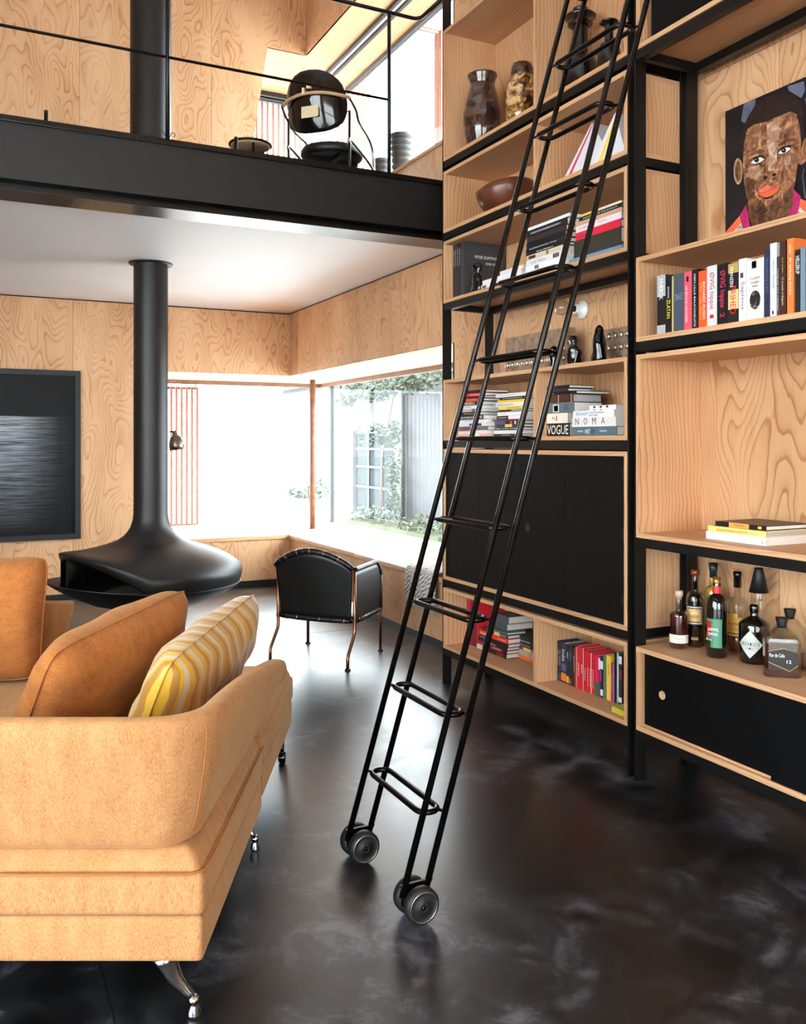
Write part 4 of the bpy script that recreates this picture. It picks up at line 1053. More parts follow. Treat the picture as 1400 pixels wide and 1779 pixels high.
# ------------------------------------------------------------------ cushions
def pillow_mb(w, h, t, n=22, pinch=0.06, boxed=0.0):
    mb = MB(); vs_ = []
    for sgn in (1, -1):
        for j in range(n + 1):
            for i in range(n + 1):
                u = 2 * i / n - 1; v = 2 * j / n - 1
                prof = ((1 - abs(u) ** 3.2) * (1 - abs(v) ** 3.2)) ** 0.5; rc = 1 - 0.10 * (u * v) ** 4
                x = u * w / 2 * (1 - pinch * (1 - abs(v)) * abs(u) ** 3 * 0 + pinch * 0.0) * (1 - pinch * (1 - v * v) * abs(u)) * rc
                y = v * h / 2 * (1 - pinch * (1 - u * u) * abs(v)) * rc
                z = sgn * (t / 2 * prof + boxed * (1 if prof > 0 else 0) * 0) 
                z += (0.006 * math.sin(9 * u + 4 * v) + 0.005 * math.sin(5 * u - 11 * v + 1)) * prof
                vs_.append((x, y, z))
    k = (n + 1) ** 2
    f = []
    for s_ in (0, 1):
        for j in range(n):
            for i in range(n):
                a = s_ * k + j * (n + 1) + i; q = (a, a + 1, a + n + 2, a + n + 1)
                f.append(q if s_ == 0 else q[::-1])
    mb.add(vs_, f, True)
    return mb
def cushion(label, w, h, t, R, D, z, ex, ey, mat, seam=True):
    # ex: width direction, ey: height direction, both in (R,D,z)
    loc = rd(R, D, z)
    c = thing('cushion', label, 'cushion', loc)
    dirw = lambda e: (rd(e[0], e[1], e[2]) - rd(0, 0, 0)).normalized()
    X_ = dirw(ex); Y_ = dirw(ey); Y_ = (Y_ - X_ * X_.dot(Y_)).normalized(); Z_ = X_.cross(Y_)
    Rm = Matrix((X_, Y_, Z_)).transposed()
    mb = pillow_mb(w, h, t)
    o = part('cover', mb, mat, c, subsurf=0, local=True, bevel=0)
    bm = bmesh.new(); bm.from_mesh(o.data); bmesh.ops.remove_doubles(bm, verts=bm.verts, dist=1e-5); bm.to_mesh(o.data); bm.free()
    for p in o.data.polygons: p.use_smooth = True
    o.rotation_euler = Rm.to_euler()
    if seam:
        n = 22; pts = []
        for i in range(n): pts.append((2 * i / n - 1, -1))
        for i in range(n): pts.append((1, 2 * i / n - 1))
        for i in range(n): pts.append((1 - 2 * i / n, 1))
        for i in range(n): pts.append((-1, 1 - 2 * i / n))
        mb = MB().tube([(u * w / 2 * (1 - 0.06 * (1 - v * v) * abs(u)) * (1 - 0.10 * (u * v) ** 4), v * h / 2 * (1 - 0.06 * (1 - u * u) * abs(v)) * (1 - 0.10 * (u * v) ** 4), 0) for u, v in pts], 0.0035, 6, closed=True)
        s_ = part('piping', mb, mat, c, local=True); s_.rotation_euler = Rm.to_euler()
    return c
cushion('rust orange velvet cushion leaning behind the yellow striped one', 0.80, 0.50, 0.25, -1.03, 3.05, 0.696, (0.30, 0.95, 0.10), (0.42, -0.15, 0.89), M['cushion'])
cushion('yellow striped silk cushion leaning against the sofa arm', 0.76, 0.47, 0.215, -0.71, 3.02, 0.688, (0.20, 0.97, 0.13), (0.40, -0.10, 0.91), M['stripe'])
cushion('plump rust orange cushion standing against the far sofa end', 0.66, 0.56, 0.24, -1.895, 3.90, 0.714, (0.98, -0.06, 0.06), (-0.05, 0.30, 0.95), M['cushion'])

# ------------------------------------------------------------------ mezzanine chair, stool, pots
def smooth(pts, k=5):
    pts = [Vector(p) for p in pts]; out = []
    for i in range(len(pts) - 1):
        p0, p1, p2, p3 = pts[max(0, i - 1)], pts[i], pts[i + 1], pts[min(len(pts) - 1, i + 2)]
        for j in range(k):
            t = j / k; out.append(0.5 * (2 * p1 + (p2 - p0) * t + (2 * p0 - 5 * p1 + 4 * p2 - p3) * t * t + (3 * p1 - p0 - 3 * p2 + p3) * t ** 3))
    return out + [pts[-1]]
uc = thing('tubular_chair', 'mezzanine chair with black shell back, round seat and bent steel tube frame', 'chair', rd(-0.56, 6.45, ZF2))
fa = Vector((rd(0.12, 0.35) - rd(0, 0))).normalized(); sd = Vector((fa.y, -fa.x, 0))       # facing, right-hand side
sc_ = rd(-0.53, 6.58); bc_ = rd(-0.648, 6.20)
F0 = ZF2
mbk = MB(); nv_, nu_ = 10, 28; v = []
for q in (0, 1):
    for j in range(nv_ + 1):
        for i in range(nu_):
            a = 2 * math.pi * i / nu_; r_ = j / nv_
            ex = abs(math.cos(a)) ** 0.8 * math.copysign(1, math.cos(a)); ez = abs(math.sin(a)) ** 0.8 * math.copysign(1, math.sin(a))
            x_ = 0.235 * r_ * ex; z_ = 0.205 * r_ * ez
            curve = 0.10 * (x_ / 0.235) ** 2 + 0.02 * (1 - r_ ** 2) * (-1 if q == 0 else 0.6)
            v.append(bc_ + sd * x_ + fa * (curve + (0.0 if q == 0 else 0.018) + z_ * -0.22) + Vector((0, 0, F0 + 0.68 + z_)))
f = []
for q in (0, 1):
    o = q * (nv_ + 1) * nu_
    for j in range(nv_):
        for i in range(nu_): f.append((o + j * nu_ + i, o + j * nu_ + (i + 1) % nu_, o + (j + 1) * nu_ + (i + 1) % nu_, o + (j + 1) * nu_ + i))
for i in range(nu_): f.append((nv_ * nu_ + i, nv_ * nu_ + (i + 1) % nu_, (2 * nv_ + 1) * nu_ + (i + 1) % nu_, (2 * nv_ + 1) * nu_ + i))
mbk.add(v, f, True)
bk_ = part('back_shell', mbk, M['blackgloss'], uc)
lb_c = bc_ + Vector((0, 0, F0 + 0.60)) - fa * 0.012 + sd * 0.0
part('maker_label', MB().prism([(-0.065, -0.04), (0.055, -0.04), (0.065, -0.03), (0.065, 0.03), (0.055, 0.04), (-0.065, 0.04)], lambda u, w, k: lb_c + sd * u + Vector((0, 0, w)) - fa * k, 0.0, 0.008), colmat((222, 206, 170)), bk_)
for du, dz, w_, h_ in ((0.005, 0.105, 0.03, 0.03), (-0.035, 0.075, 0.018, 0.045), (0.005, 0.0, 0.0, 0.0)):
    if w_: part('clamp', MB().prism([(-w_ / 2, -h_ / 2), (w_ / 2, -h_ / 2), (w_ / 2, h_ / 2), (-w_ / 2, h_ / 2)], lambda u, w, k: bc_ + sd * (u + du) + Vector((0, 0, F0 + 0.66 + dz + w)) - fa * k, 0.03, 0.058), colmat((222, 206, 170)), bk_)
band = []
for i in range(17):
    t = -1 + 2 * i / 16; band.append(bc_ + sd * (0.262 * t) + fa * (0.115 * t * t - 0.045) + Vector((0, 0, F0 + 0.70 + 0.02 * (1 - t * t))))
part('rattan_band', MB().tube(band, 0.012, 10), M['tan'], uc)
for s in (-1, 1):
    e = band[-1] if s > 0 else band[0]
    st = sc_ + sd * (0.25 * s)
    arm = [e, e + fa * 0.10 + sd * (0.01 * s) + Vector((0, 0, -0.05)), e + fa * 0.19 + Vector((0, 0, -0.11)), st + fa * 0.09 + Vector((0, 0, F0 + 0.565)), st + fa * 0.17 + Vector((0, 0, F0 + 0.52)), st + fa * 0.21 + Vector((0, 0, F0 + 0.42)), st + fa * 0.22 + Vector((0, 0, F0 + 0.003))]
    part('arm_tube', MB().tube(smooth(arm), 0.0115, 10), M['steelbright'], uc)
    rl = bc_ + sd * (0.24 * s) + fa * 0.13
    part('rear_leg', MB().tube([rl + Vector((0, 0, F0 + 0.63)), rl + Vector((0, 0, F0 + 0.003))], 0.0095, 10), M['black'], uc)
    low = [rl + Vector((0, 0, F0 + 0.40)), rl + fa * 0.02 + Vector((0, 0, F0 + 0.43)), st + fa * 0.12 + Vector((0, 0, F0 + 0.375)), st + fa * 0.215 + Vector((0, 0, F0 + 0.33))]
    part('seat_tube', MB().tube(smooth(low), 0.0105, 10), M['steelbright'], uc)
seat_ = MB().lathe([(0, 0.385), (0.2, 0.385), (0.222, 0.392), (0.232, 0.41), (0.232, 0.435), (0.222, 0.455), (0.19, 0.465), (0.0, 0.462)], 36, (sc_.x, sc_.y, F0))
part('seat', seat_, M['leather'], uc)
part('seat_frame', MB().box(-0.2, 0.2, -0.02, 0.02, 0.36, 0.384).box(-0.02, 0.02, -0.2, 0.2, 0.36, 0.384).xf(Matrix.Translation((sc_.x, sc_.y, F0))), M['black'], uc)
stc = rd(-1.10, 6.35)
sl_ = thing('stool', 'low mezzanine stool with tan seat and dark rim half hidden by the beam', 'stool', (stc.x, stc.y, ZF2))
part('seat', MB().lathe([(0, 0.40), (0.13, 0.40), (0.142, 0.407), (0.142, 0.425), (0.13, 0.432), (0, 0.436)], 32, (stc.x, stc.y, F0)), M['tan'], sl_)
part('rim', MB().tube([(stc.x + 0.148 * math.cos(2 * math.pi * k / 28), stc.y + 0.148 * math.sin(2 * math.pi * k / 28), F0 + 0.42) for k in range(28)], 0.009, 8, closed=True), M['black'], sl_)
for k in range(3):
    a = 2 * math.pi * k / 3 + 0.4
    part('leg', MB().tube([(stc.x + 0.12 * math.cos(a), stc.y + 0.12 * math.sin(a), F0 + 0.402), (stc.x + 0.16 * math.cos(a), stc.y + 0.16 * math.sin(a), F0 - 0.011)], 0.009, 8), M['black'], sl_)
def potstack(which, x, y, z, r, n, hh):
    for i in range(n):
        k = 1 + 0.03 * i; zb = z + i * hh * 0.62
        p = thing('stoneware_pot', 'grey stoneware pot, %s from the bottom of the %s stack upstairs' % (ORD[i + 1], which), 'pot', (x, y, zb), group='stacked grey pots')
        part('body', MB().lathe([(0, 0), (r * 0.72, 0), (r * 0.80, 0.01), (r * 0.86 * k, hh * 0.6), (r * 0.9 * k, hh * 0.63), (r * 0.7, hh * 0.615), (0, hh * 0.6)], 28, (x, y, zb + 0.0005)), M['pot'], p)
        part('rim', MB().lathe([(r * 0.9 * k, hh * 0.63), (r * 0.98 * k, hh * 0.68), (r * 1.0 * k, hh * 0.8), (r * 1.0 * k, hh), (r * 0.93 * k, hh), (r * 0.9 * k, hh * 0.66)], 28, (x, y, zb + 0.0005)), M['pot'], p)
x_, y_ = 3.28, onX(697, 3.28); potstack('taller', x_, y_, SEAT2, 0.078, 7, 0.082)
x_, y_ = 3.27, onX(664, 3.27); potstack('shorter', x_, y_, SEAT2, 0.066, 5, 0.08)
# ------------------------------------------------------------------ books
WHT, BLK, RED, YEL = (226, 224, 222), (20, 19, 20), (196, 32, 44), (232, 190, 40)
def book(label, group, o, et, ed, eh, t, d, h, col, titles=(), bands=(), pages='paper', lying=False, hard=True, cat='book'):
    o = Vector(o); et = Vector(et); ed = Vector(ed); eh = Vector(eh)
    b = thing('book', label, cat, o, group=group)
    def bx(mb, a0, a1, b0, b1, c0, c1):
        mb.add([o + et * x + ed * y + eh * z for x in (a0, a1) for y in (b0, b1) for z in (c0, c1)], [(0, 1, 3, 2), (4, 6, 7, 5), (0, 4, 5, 1), (2, 3, 7, 6), (0, 2, 6, 4), (1, 5, 7, 3)])
    k = min(0.003 if hard else 0.0012, t * 0.2); e = 0.003 if hard else 0.0005
    mb = MB(); bx(mb, 0, t, 0, k, 0, h); bx(mb, 0, k, k, d, 0, h); bx(mb, t - k, t, k, d, 0, h)
    c = part('cover', mb, colmat(col), b)
    mb = MB(); bx(mb, k, t - k, k, d - e, e, h - e)
    part('page_block', mb, M[pages], b)
    sgn = 1 if lying else -1
    for bd in bands:
        cc, s0, s1 = bd[:3]; q0, q1 = (bd[3], bd[4]) if len(bd) > 3 else (0.0, 1.0)
        if not lying: s0, s1 = 1 - s1, 1 - s0
        mb = MB(); mb.add([o + et * (t * x) - ed * 0.0006 + eh * (h * z) for x, z in ((q0, s0), (q1, s0), (q1, s1), (q0, s1))], [(0, 1, 2, 3)])
        part('spine_label', mb, colmat(cc), c)
    for (tx, cc, s0, s1, q0, q1) in titles:
        st = (h * s0) if lying else h * (1 - s0)
        org = o + eh * st + et * (t * q0) - ed * 0.0004
        lettering(tx, org, eh * sgn, et, c, colmat(cc), length=h * (s1 - s0), height=t * (q1 - q0), off=0.0008, name='title')
    return b
HL, HR = (DIV + T + 0.006, LY1 - T - 0.004), (LY0 + T + 0.004, DIV - 0.004)
def row(crop, X, zb, items, phrase, group, dmax=0.2, lim=None, zmax=9.0):
    ox, oy, sc = crop; n = len(items)
    for i, it in enumerate(items):
        xl, xr, yt, col, desc = it[:5]; kw = it[5] if len(it) > 5 else {}
        kw = dict(kw); dep = kw.pop('d', dmax); xo = kw.pop('xo', 0.0)
        ya, yb = onX(ox + xl / sc, X + xo), onX(ox + xr / sc, X + xo)
        if lim: ya = min(ya, lim[1]); yb = max(yb, lim[0])
        if ya - yb < 0.004: continue
        h = min(zat(oy + yt / sc, X + xo, ya) - zb, zmax - zb - 0.003)
        book('%s, %s %s' % (desc, ORD[i + 1], phrase), group, (X + xo, ya - 0.0004, zb + 0.0004), (0, -1, 0), (1, 0, 0), (0, 0, 1), ya - yb - 0.0008, dep, h, col, **kw)
def stack(crop, X, zb, items, phrase, group, dmax=0.2, jit=0.0, lim=None):
    ox, oy, sc = crop; z = zb + 0.0004; n = len(items); rj = random.Random(len(items) * 7 + int(ox))
    for i, it in enumerate(reversed(items)):
        xl, xr, th, col, desc = it[:5]; kw = dict(it[5]) if len(it) > 5 else {}
        dep = kw.pop('d', dmax); xo = kw.pop('xo', 0.0)
        ya, yb = onX(ox + xl / sc, X), onX(ox + xr / sc, X)
        t = th / sc * depth(X, (ya + yb) / 2) / FPX
        if lim:
            if ya > lim[1]: yb -= ya - lim[1]; ya = lim[1]
            if yb < lim[0]: yb = lim[0]
        dep = min(dep, XB - 0.014 - X - xo - jit * 0.3)
        a = rj.uniform(-jit, jit); eh = Vector((math.sin(a), -math.cos(a), 0)); ed = Vector((math.cos(a), math.sin(a), 0))
        book('%s, %s from top %s' % (desc, ORD[n - i], phrase), group, (X + xo, ya, z), (0, 0, 1), ed, eh, t - 0.0004, dep, ya - yb, col, lying=True, **kw)
        z += t
    return z
G1 = (235, 235, 235)
zs = lambda k: LB[k][0] + T
# --- row under the portrait
c7, c8 = (1130, 450, 8.75), (1260, 400, 10.0)
zr = RB[2][0] + T
row(c7, 2.70, zr, [
    (100, 228, 262, (22, 22, 24), 'black and silver hardback', dict(bands=[((170, 172, 176), 0.0, 0.36), ((176, 178, 182), 0.84, 1.0)], titles=[('MÆRSK', G1, 0.06, 0.42, 0.25, 0.72)])),
    (230, 322, 258, (20, 19, 18), 'black paperback with yellow lettering', dict(titles=[('ZLATAN', (240, 226, 60), 0.42, 0.74, 0.2, 0.8), ('IBRAHIMOVIC', G1, 0.2, 0.4, 0.35, 0.6)])),
    (324, 348, 262, (196, 176, 110), 'thin straw-coloured book', {}),
    (350, 508, 240, (70, 76, 92), 'slate blue hardback', dict(titles=[('SAK', (120, 150, 170), 0.34, 0.46, 0.1, 0.9)])),
    (510, 626, 205, (222, 82, 100), 'coral pink paperback', dict(bands=[((40, 18, 24), 0.08, 0.17, 0.3, 0.6)], titles=[('DE BEDSTE HISTORIER', G1, 0.24, 0.86, 0.2, 0.45)])),
    (630, 726, 168, (18, 18, 22), 'black hardback with white lettering', dict(titles=[('DEN LILLE BALKONSUITE', G1, 0.08, 0.95, 0.32, 0.6)])),
    (730, 854, 192, (236, 84, 40), 'orange paperback', dict(titles=[('RICHARD RUSSO', G1, 0.2, 0.85, 0.55, 0.82), ('VED VEJS ENDE', (246, 206, 60), 0.2, 0.85, 0.16, 0.38)])),
    (858, 1008, 120, (206, 206, 208), 'pale grey hardback with red lettering', dict(titles=[('ØVIG hippie', (178, 24, 64), 0.11, 0.71, 0.16, 0.78), ('1', (200, 24, 44), 0.8, 0.86, 0.3, 0.7)])),
    (1012, 1176, 92, (18, 14, 16), 'black hardback with crimson lettering', dict(titles=[('ØVIG hippie', (214, 52, 92), 0.11, 0.71, 0.16, 0.78), ('2', (214, 52, 92), 0.8, 0.87, 0.3, 0.7)])),
    (1180, 1338, 85, (24, 20, 16), 'black and gold hardback', dict(bands=[((176, 148, 84), 0.0, 0.16), ((206, 188, 130), 0.44, 0.76)], titles=[('FRANZEN', G1, 0.06, 0.38, 0.2, 0.5), ('FRIHED', (228, 40, 34), 0.38, 0.84, 0.2, 0.76)])),
], 'from the side board under the portrait', 'novels below the portrait', 0.16)
row(c8, 2.70, zr, [
    (232, 366, 512, (214, 216, 222), 'white paperback with serif lettering', dict(bands=[((70, 56, 60), 0.22, 0.3, 0.2, 0.6)], titles=[('Sapiens', (150, 40, 56), 0.36, 0.8, 0.2, 0.8)])),
    (370, 668, 535, (220, 212, 204), 'thick cream volume with dark oval', dict(bands=[((28, 28, 28), 0.03, 0.15, 0.3, 0.58), ((220, 212, 204), 0.05, 0.13, 0.36, 0.52)])),
    (672, 772, 342, (34, 40, 66), 'navy hardback', dict(titles=[('TRANGEN TIL VÆST', (90, 110, 160), 0.12, 0.64, 0.3, 0.7)])),
    (776, 888, 240, (222, 222, 226), 'white hardback with black capitals', dict(titles=[('HANS J. WEGNER', (22, 22, 22), 0.22, 0.62, 0.34, 0.72)], bands=[((40, 40, 40), 0.91, 0.955, 0.3, 0.6)])),
    (892, 938, 465, (60, 58, 58), 'thin charcoal book', dict(titles=[('MOBLER OG DESIGN', G1, 0.2, 0.9, 0.3, 0.6)])),
    (942, 1052, 200, (58, 30, 24), 'dark brown hardback', dict(titles=[('Vi troede vi flygede', (226, 200, 160), 0.48, 0.86, 0.3, 0.66), ('BENT JENSEN', (226, 180, 80), 0.22, 0.42, 0.36, 0.56)])),
    (1056, 1068, 168, (226, 222, 218), 'very thin white booklet', {}),
    (1072, 1188, 158, (226, 116, 54), 'bright orange hardback', dict(titles=[('En lykkelig familie', G1, 0.26, 0.74, 0.3, 0.66), ('OLE LARSEN', G1, 0.08, 0.2, 0.36, 0.6)])),
    (1192, 1208, 150, (222, 222, 222), 'narrow white paperback', {}),
    (1212, 1298, 350, (18, 20, 22), 'black paperback with bold white lettering', dict(titles=[('HELLERUP', G1, 0.1, 0.38, 0.15, 0.9)])),
    (1302, 1392, 305, (110, 128, 144), 'grey-blue hardback', {}),
    (1396, 1490, 290, (60, 66, 60), 'moss green hardback', {}),
    (1494, 1560, 320, (180, 60, 50), 'brick red paperback', {}),
], 'after the black-and-gold book under the portrait', 'novels below the portrait', 0.17)
b_ = [o for o in C.objects if o.name.startswith('book') and 'dark oval' in str(o.get('label', ''))][0]
yc = (onX(1297, 2.70) + onX(1326.8, 2.70)) / 2; zc = zat(521, 2.70, yc)
part('oval_picture', MB().add([(2.699, yc + 0.0255 * math.cos(2 * math.pi * k / 28), zc + 0.036 * math.sin(2 * math.pi * k / 28)) for k in range(28)], [list(range(28))]), vasemat('dark_portrait_print', (24, 20, 20), (52, 46, 44), (120, 114, 110), 30), b_)
lettering('TOLKIEN', (2.6985, yc + 0.024, zc + 0.078), (0, -1, 0), (0, 0, 1), b_, colmat((150, 110, 60)), length=0.048, height=0.010, name='title')
lettering('RINGENES', (2.6985, yc + 0.02, zc + 0.063), (0, -1, 0), (0, 0, 1), b_, colmat((90, 80, 70)), length=0.040, height=0.008, name='title')
lettering('HERRE', (2.6985, yc + 0.014, zc + 0.049), (0, -1, 0), (0, 0, 1), b_, colmat((90, 80, 70)), length=0.028, height=0.008, name='title')

# --- three books lying in the tall box
cL = (1210, 890, 7.368)
stack(cL, 2.765, RB[1][0] + T, [
    (195, 840, 62, (22, 18, 17), 'black hardback with copper label', dict(d=0.25, xo=0.02, bands=[((222, 150, 80), 0.28, 0.68), ((232, 200, 70), 0.85, 0.92, 0.25, 0.75)], titles=[('twist', (40, 20, 14), 0.38, 0.58, 0.35, 0.75)])),
    (145, 885, 78, (240, 208, 120), 'pale yellow paperback', dict(d=0.24, pages='papergrey', titles=[('BRAZILIAN BARBECUE & BEYOND', (206, 66, 50), 0.17, 0.70, 0.3, 0.66), ('CABANA', (80, 160, 190), 0.72, 0.85, 0.3, 0.66)])),
    (120, 885, 100, (224, 226, 232), 'thick white hardback', dict(d=0.26, titles=[('2', (60, 60, 64), 0.93, 0.96, 0.2, 0.6)])),
], 'of pile in tall box', 'books lying in the tall box', 0.26)

# --- box with paperback stacks (left unit)
cA = (770, 640, 8.235)
stack(cA, 2.715, zs(2), [
    (300, 580, 40, BLK, 'black paperback with red lettering', dict(titles=[('MARCH', RED, 0.3, 0.55, 0.3, 0.7)])),
    (290, 565, 46, (206, 36, 62), 'crimson paperback', dict(titles=[('ANGELS', G1, 0.3, 0.8, 0.3, 0.65)])),
    (295, 570, 32, (24, 24, 26), 'thin black paperback', {}),
    (270, 560, 42, (26, 20, 24), 'black paperback with orange label', dict(bands=[((232, 82, 38), 0.2, 0.75)])),
    (215, 540, 56, (20, 18, 16), 'black hardback with big white lettering', dict(titles=[('HAMMERBERG', G1, 0.02, 0.75, 0.2, 0.85)])),
    (210, 535, 48, (230, 226, 228), 'white paperback with red flourish', dict(titles=[('SPRING', (200, 60, 80), 0.35, 0.65, 0.25, 0.75)])),
    (230, 525, 42, (176, 176, 190), 'lilac grey paperback', dict(bands=[((120, 74, 132), 0.66, 0.94)])),
    (225, 510, 50, (30, 26, 20), 'black paperback with gold lettering', dict(bands=[((206, 170, 70), 0.78, 0.98, 0.1, 0.9)], titles=[('BESTIARIUM', (206, 176, 96), 0.25, 0.7, 0.3, 0.7)])),
    (215, 600, 62, (22, 20, 20), 'black hardback with white capitals', dict(titles=[('INDUSTRIENS BILLEDER', G1, 0.05, 0.97, 0.25, 0.72)])),
    (225, 638, 38, (224, 224, 226), 'white paperback', dict(titles=[('MARTIN BIGUM', (70, 70, 74), 0.2, 0.6, 0.3, 0.65)])),
    (225, 638, 58, (218, 216, 218), 'white paperback with dark drawing', dict(bands=[((50, 36, 50), 0.4, 0.85, 0.1, 0.7)])),
    (220, 636, 58, (110, 98, 112), 'mauve grey hardback', dict(titles=[('ARKITEKTUR', (50, 44, 54), 0.15, 0.5, 0.3, 0.7)])),
    (215, 632, 52, (222, 210, 196), 'cream paperback with pink top edge', dict(bands=[((206, 84, 96), 0.0, 0.5, 0.8, 1.0)])),
    (205, 636, 42, (226, 160, 160), 'pink and white paperback', dict(bands=[(WHT, 0.5, 0.75)])),
], 'of side-board stack below moulds', 'paperbacks stacked below the moulds', 0.17, 0.05, lim=HL)
stack(cA, 2.715, zs(2), [
    (750, 1235, 52, (216, 216, 218), 'white hardback', dict(titles=[('Architecture by Tom Lux', (40, 40, 44), 0.03, 0.58, 0.3, 0.7)])),
    (805, 1225, 42, (24, 24, 26), 'black paperback with white lettering', dict(titles=[('SCANDINAVIAN STYLE', G1, 0.1, 0.75, 0.35, 0.65)])),
    (775, 1215, 40, YEL, 'bright yellow paperback', {}),
    (750, 1210, 54, (216, 214, 222), 'white book with blue-black lettering', dict(titles=[('MAKERS ON DESIGN', (36, 40, 70), 0.04, 0.56, 0.25, 0.7)])),
    (790, 1200, 44, (236, 198, 40), 'golden yellow paperback', dict(titles=[('SKETCHBOOK', (30, 28, 24), 0.3, 0.75, 0.35, 0.7)])),
    (790, 1190, 36, (24, 20, 28), 'thin black paperback with lilac label', dict(bands=[((176, 160, 190), 0.5, 0.9, 0.3, 0.8)])),
    (775, 1170, 54, (224, 222, 226), 'white paperback with faint title', dict(titles=[('MONOGRAPH', (150, 150, 154), 0.05, 0.35, 0.4, 0.6)])),
    (765, 1160, 50, (226, 226, 230), 'white paperback with black label', dict(bands=[((24, 22, 22), 0.0, 0.42)], titles=[('Crossover', G1, 0.05, 0.36, 0.3, 0.7)])),
    (705, 1150, 24, (122, 22, 40), 'thin dark red hardback', {}),
    (735, 1145, 48, (34, 38, 54), 'navy hardback with picture spine', dict(bands=[((60, 84, 130), 0.0, 0.38), ((180, 90, 60), 0.55, 0.62), ((226, 200, 150), 0.7, 0.76)])),
    (735, 1140, 42, (44, 44, 50), 'dark grey paperback with yellow label', dict(bands=[((230, 196, 90), 0.4, 0.66), ((120, 80, 40), 0.0, 0.08)])),
    (735, 1140, 44, (18, 18, 18), 'black hardback with blocky white lettering', dict(titles=[('NEW YORK STORIES', G1, 0.04, 0.9, 0.35, 0.75)])),
    (725, 1130, 52, (222, 214, 212), 'off-white hardback', {}),
    (720, 1135, 40, (26, 22, 22), 'black paperback', dict(titles=[('MODERN', G1, 0.3, 0.6, 0.35, 0.65)])),
], 'of divider stack below moulds', 'paperbacks stacked below the moulds', 0.18, 0.04, lim=HL)
cC = (930, 640, 8.235)
stack(cC, 2.735, zs(2), [
    (110, 425, 44, (18, 18, 20), 'small black hardback', dict(d=0.16, titles=[('NOIR', G1, 0.05, 0.25, 0.3, 0.7)])),
    (130, 430, 44, (44, 40, 52), 'dark violet hardback', dict(d=0.15)),
    (45, 455, 44, (18, 18, 18), 'wide thin black album', dict(d=0.21, titles=[('ALBUM', G1, 0.05, 0.25, 0.3, 0.6)])),
    (80, 450, 112, (70, 44, 32), 'thick brown leather-bound volume', dict(d=0.18, pages='papergrey', bands=[((196, 150, 140), 0.44, 0.47), ((196, 150, 140), 0.92, 0.95)])),
    (85, 468, 148, (92, 106, 112), 'thick grey-blue boxed volume', dict(d=0.18, pages='paper', bands=[((206, 214, 216), 0.24, 0.46, 0.1, 0.85), ((92, 106, 112), 0.27, 0.43, 0.18, 0.75), ((40, 46, 50), 0.65, 0.67, 0.2, 0.8), ((40, 46, 50), 0.71, 0.73, 0.3, 0.9), ((40, 46, 50), 0.77, 0.79, 0.2, 0.7)])),
    (130, 430, 142, (222, 216, 200), 'thick cream hardback with red stroke', dict(d=0.15, bands=[((196, 30, 40), 0.45, 0.5, 0.25, 0.75)], titles=[('N', (24, 24, 24), 0.28, 0.38, 0.35, 0.68)])),
    (115, 432, 184, (20, 17, 17), 'very thick black volume, tall white capitals', dict(d=0.14, titles=[('VOGUE', G1, 0.03, 0.97, 0.14, 0.86)])),
], 'of stack between divider and cookbooks', 'large books below the moulds', 0.18, 0.0, lim=HR)
stack(cC, 2.700, zs(2), [
    (700, 1080, 72, (222, 218, 222), 'white ring-bound book with black dots', dict(d=0.20, xo=0.03, bands=[((24, 24, 24), 0.16, 0.24, 0.5, 0.9), ((24, 24, 24), 0.4, 0.48, 0.5, 0.9), ((24, 24, 24), 0.64, 0.72, 0.5, 0.9), ((24, 24, 24), 0.16, 0.24, 0.05, 0.2), ((24, 24, 24), 0.4, 0.48, 0.05, 0.2)])),
    (540, 1125, 102, (226, 226, 228), 'white cookbook with blue lettering', dict(d=0.25, titles=[('JERUSALEM', (70, 120, 160), 0.07, 0.37, 0.2, 0.8), ('YOTAM OTTOLENGHI', (50, 50, 54), 0.4, 0.76, 0.55, 0.8), ('SAMI TAMIMI', (50, 50, 54), 0.4, 0.62, 0.18, 0.42)])),
    (525, 1150, 130, (222, 214, 212), 'thick white cookbook with brown capitals', dict(d=0.26)),
    (510, 1160, 132, (82, 104, 114), 'teal cookbook with white lettering', dict(d=0.26, titles=[('VIET', G1, 0.32, 0.44, 0.25, 0.7), ('KØK', (40, 50, 56), 0.45, 0.54, 0.25, 0.7), ('UNDERVEJS', G1, 0.65, 0.8, 0.35, 0.6), ('HAN FREJDIG', G1, 0.16, 0.28, 0.35, 0.6)])),
], 'of cookbook stack below moulds', 'large books below the moulds', 0.25, 0.0, lim=HR)
b_ = [o for o in C.objects if 'brown capitals' in str(o.get('label', ''))][0]
p_ = b_.location
ln = onX(930 + 525 / 8.235, 2.70) - onX(930 + 1150 / 8.235, 2.70)
for i, chx in enumerate('NOMA'):
    lettering(chx, (2.6995, p_.y - ln * (0.10 + 0.193 * i) - 0.014, p_.z + 0.047), (0, 0, -1), (0, 1, 0) if False else (0, -1, 0), b_, colmat((92, 82, 80)), length=0.030, height=0.028, name='title') if False else lettering(chx, (2.6995, p_.y - ln * (0.08 + 0.2 * i), p_.z + 0.010), (0, -1, 0), (0, 0, 1), b_, colmat((92, 82, 80)), length=0.028, height=0.032, name='title')

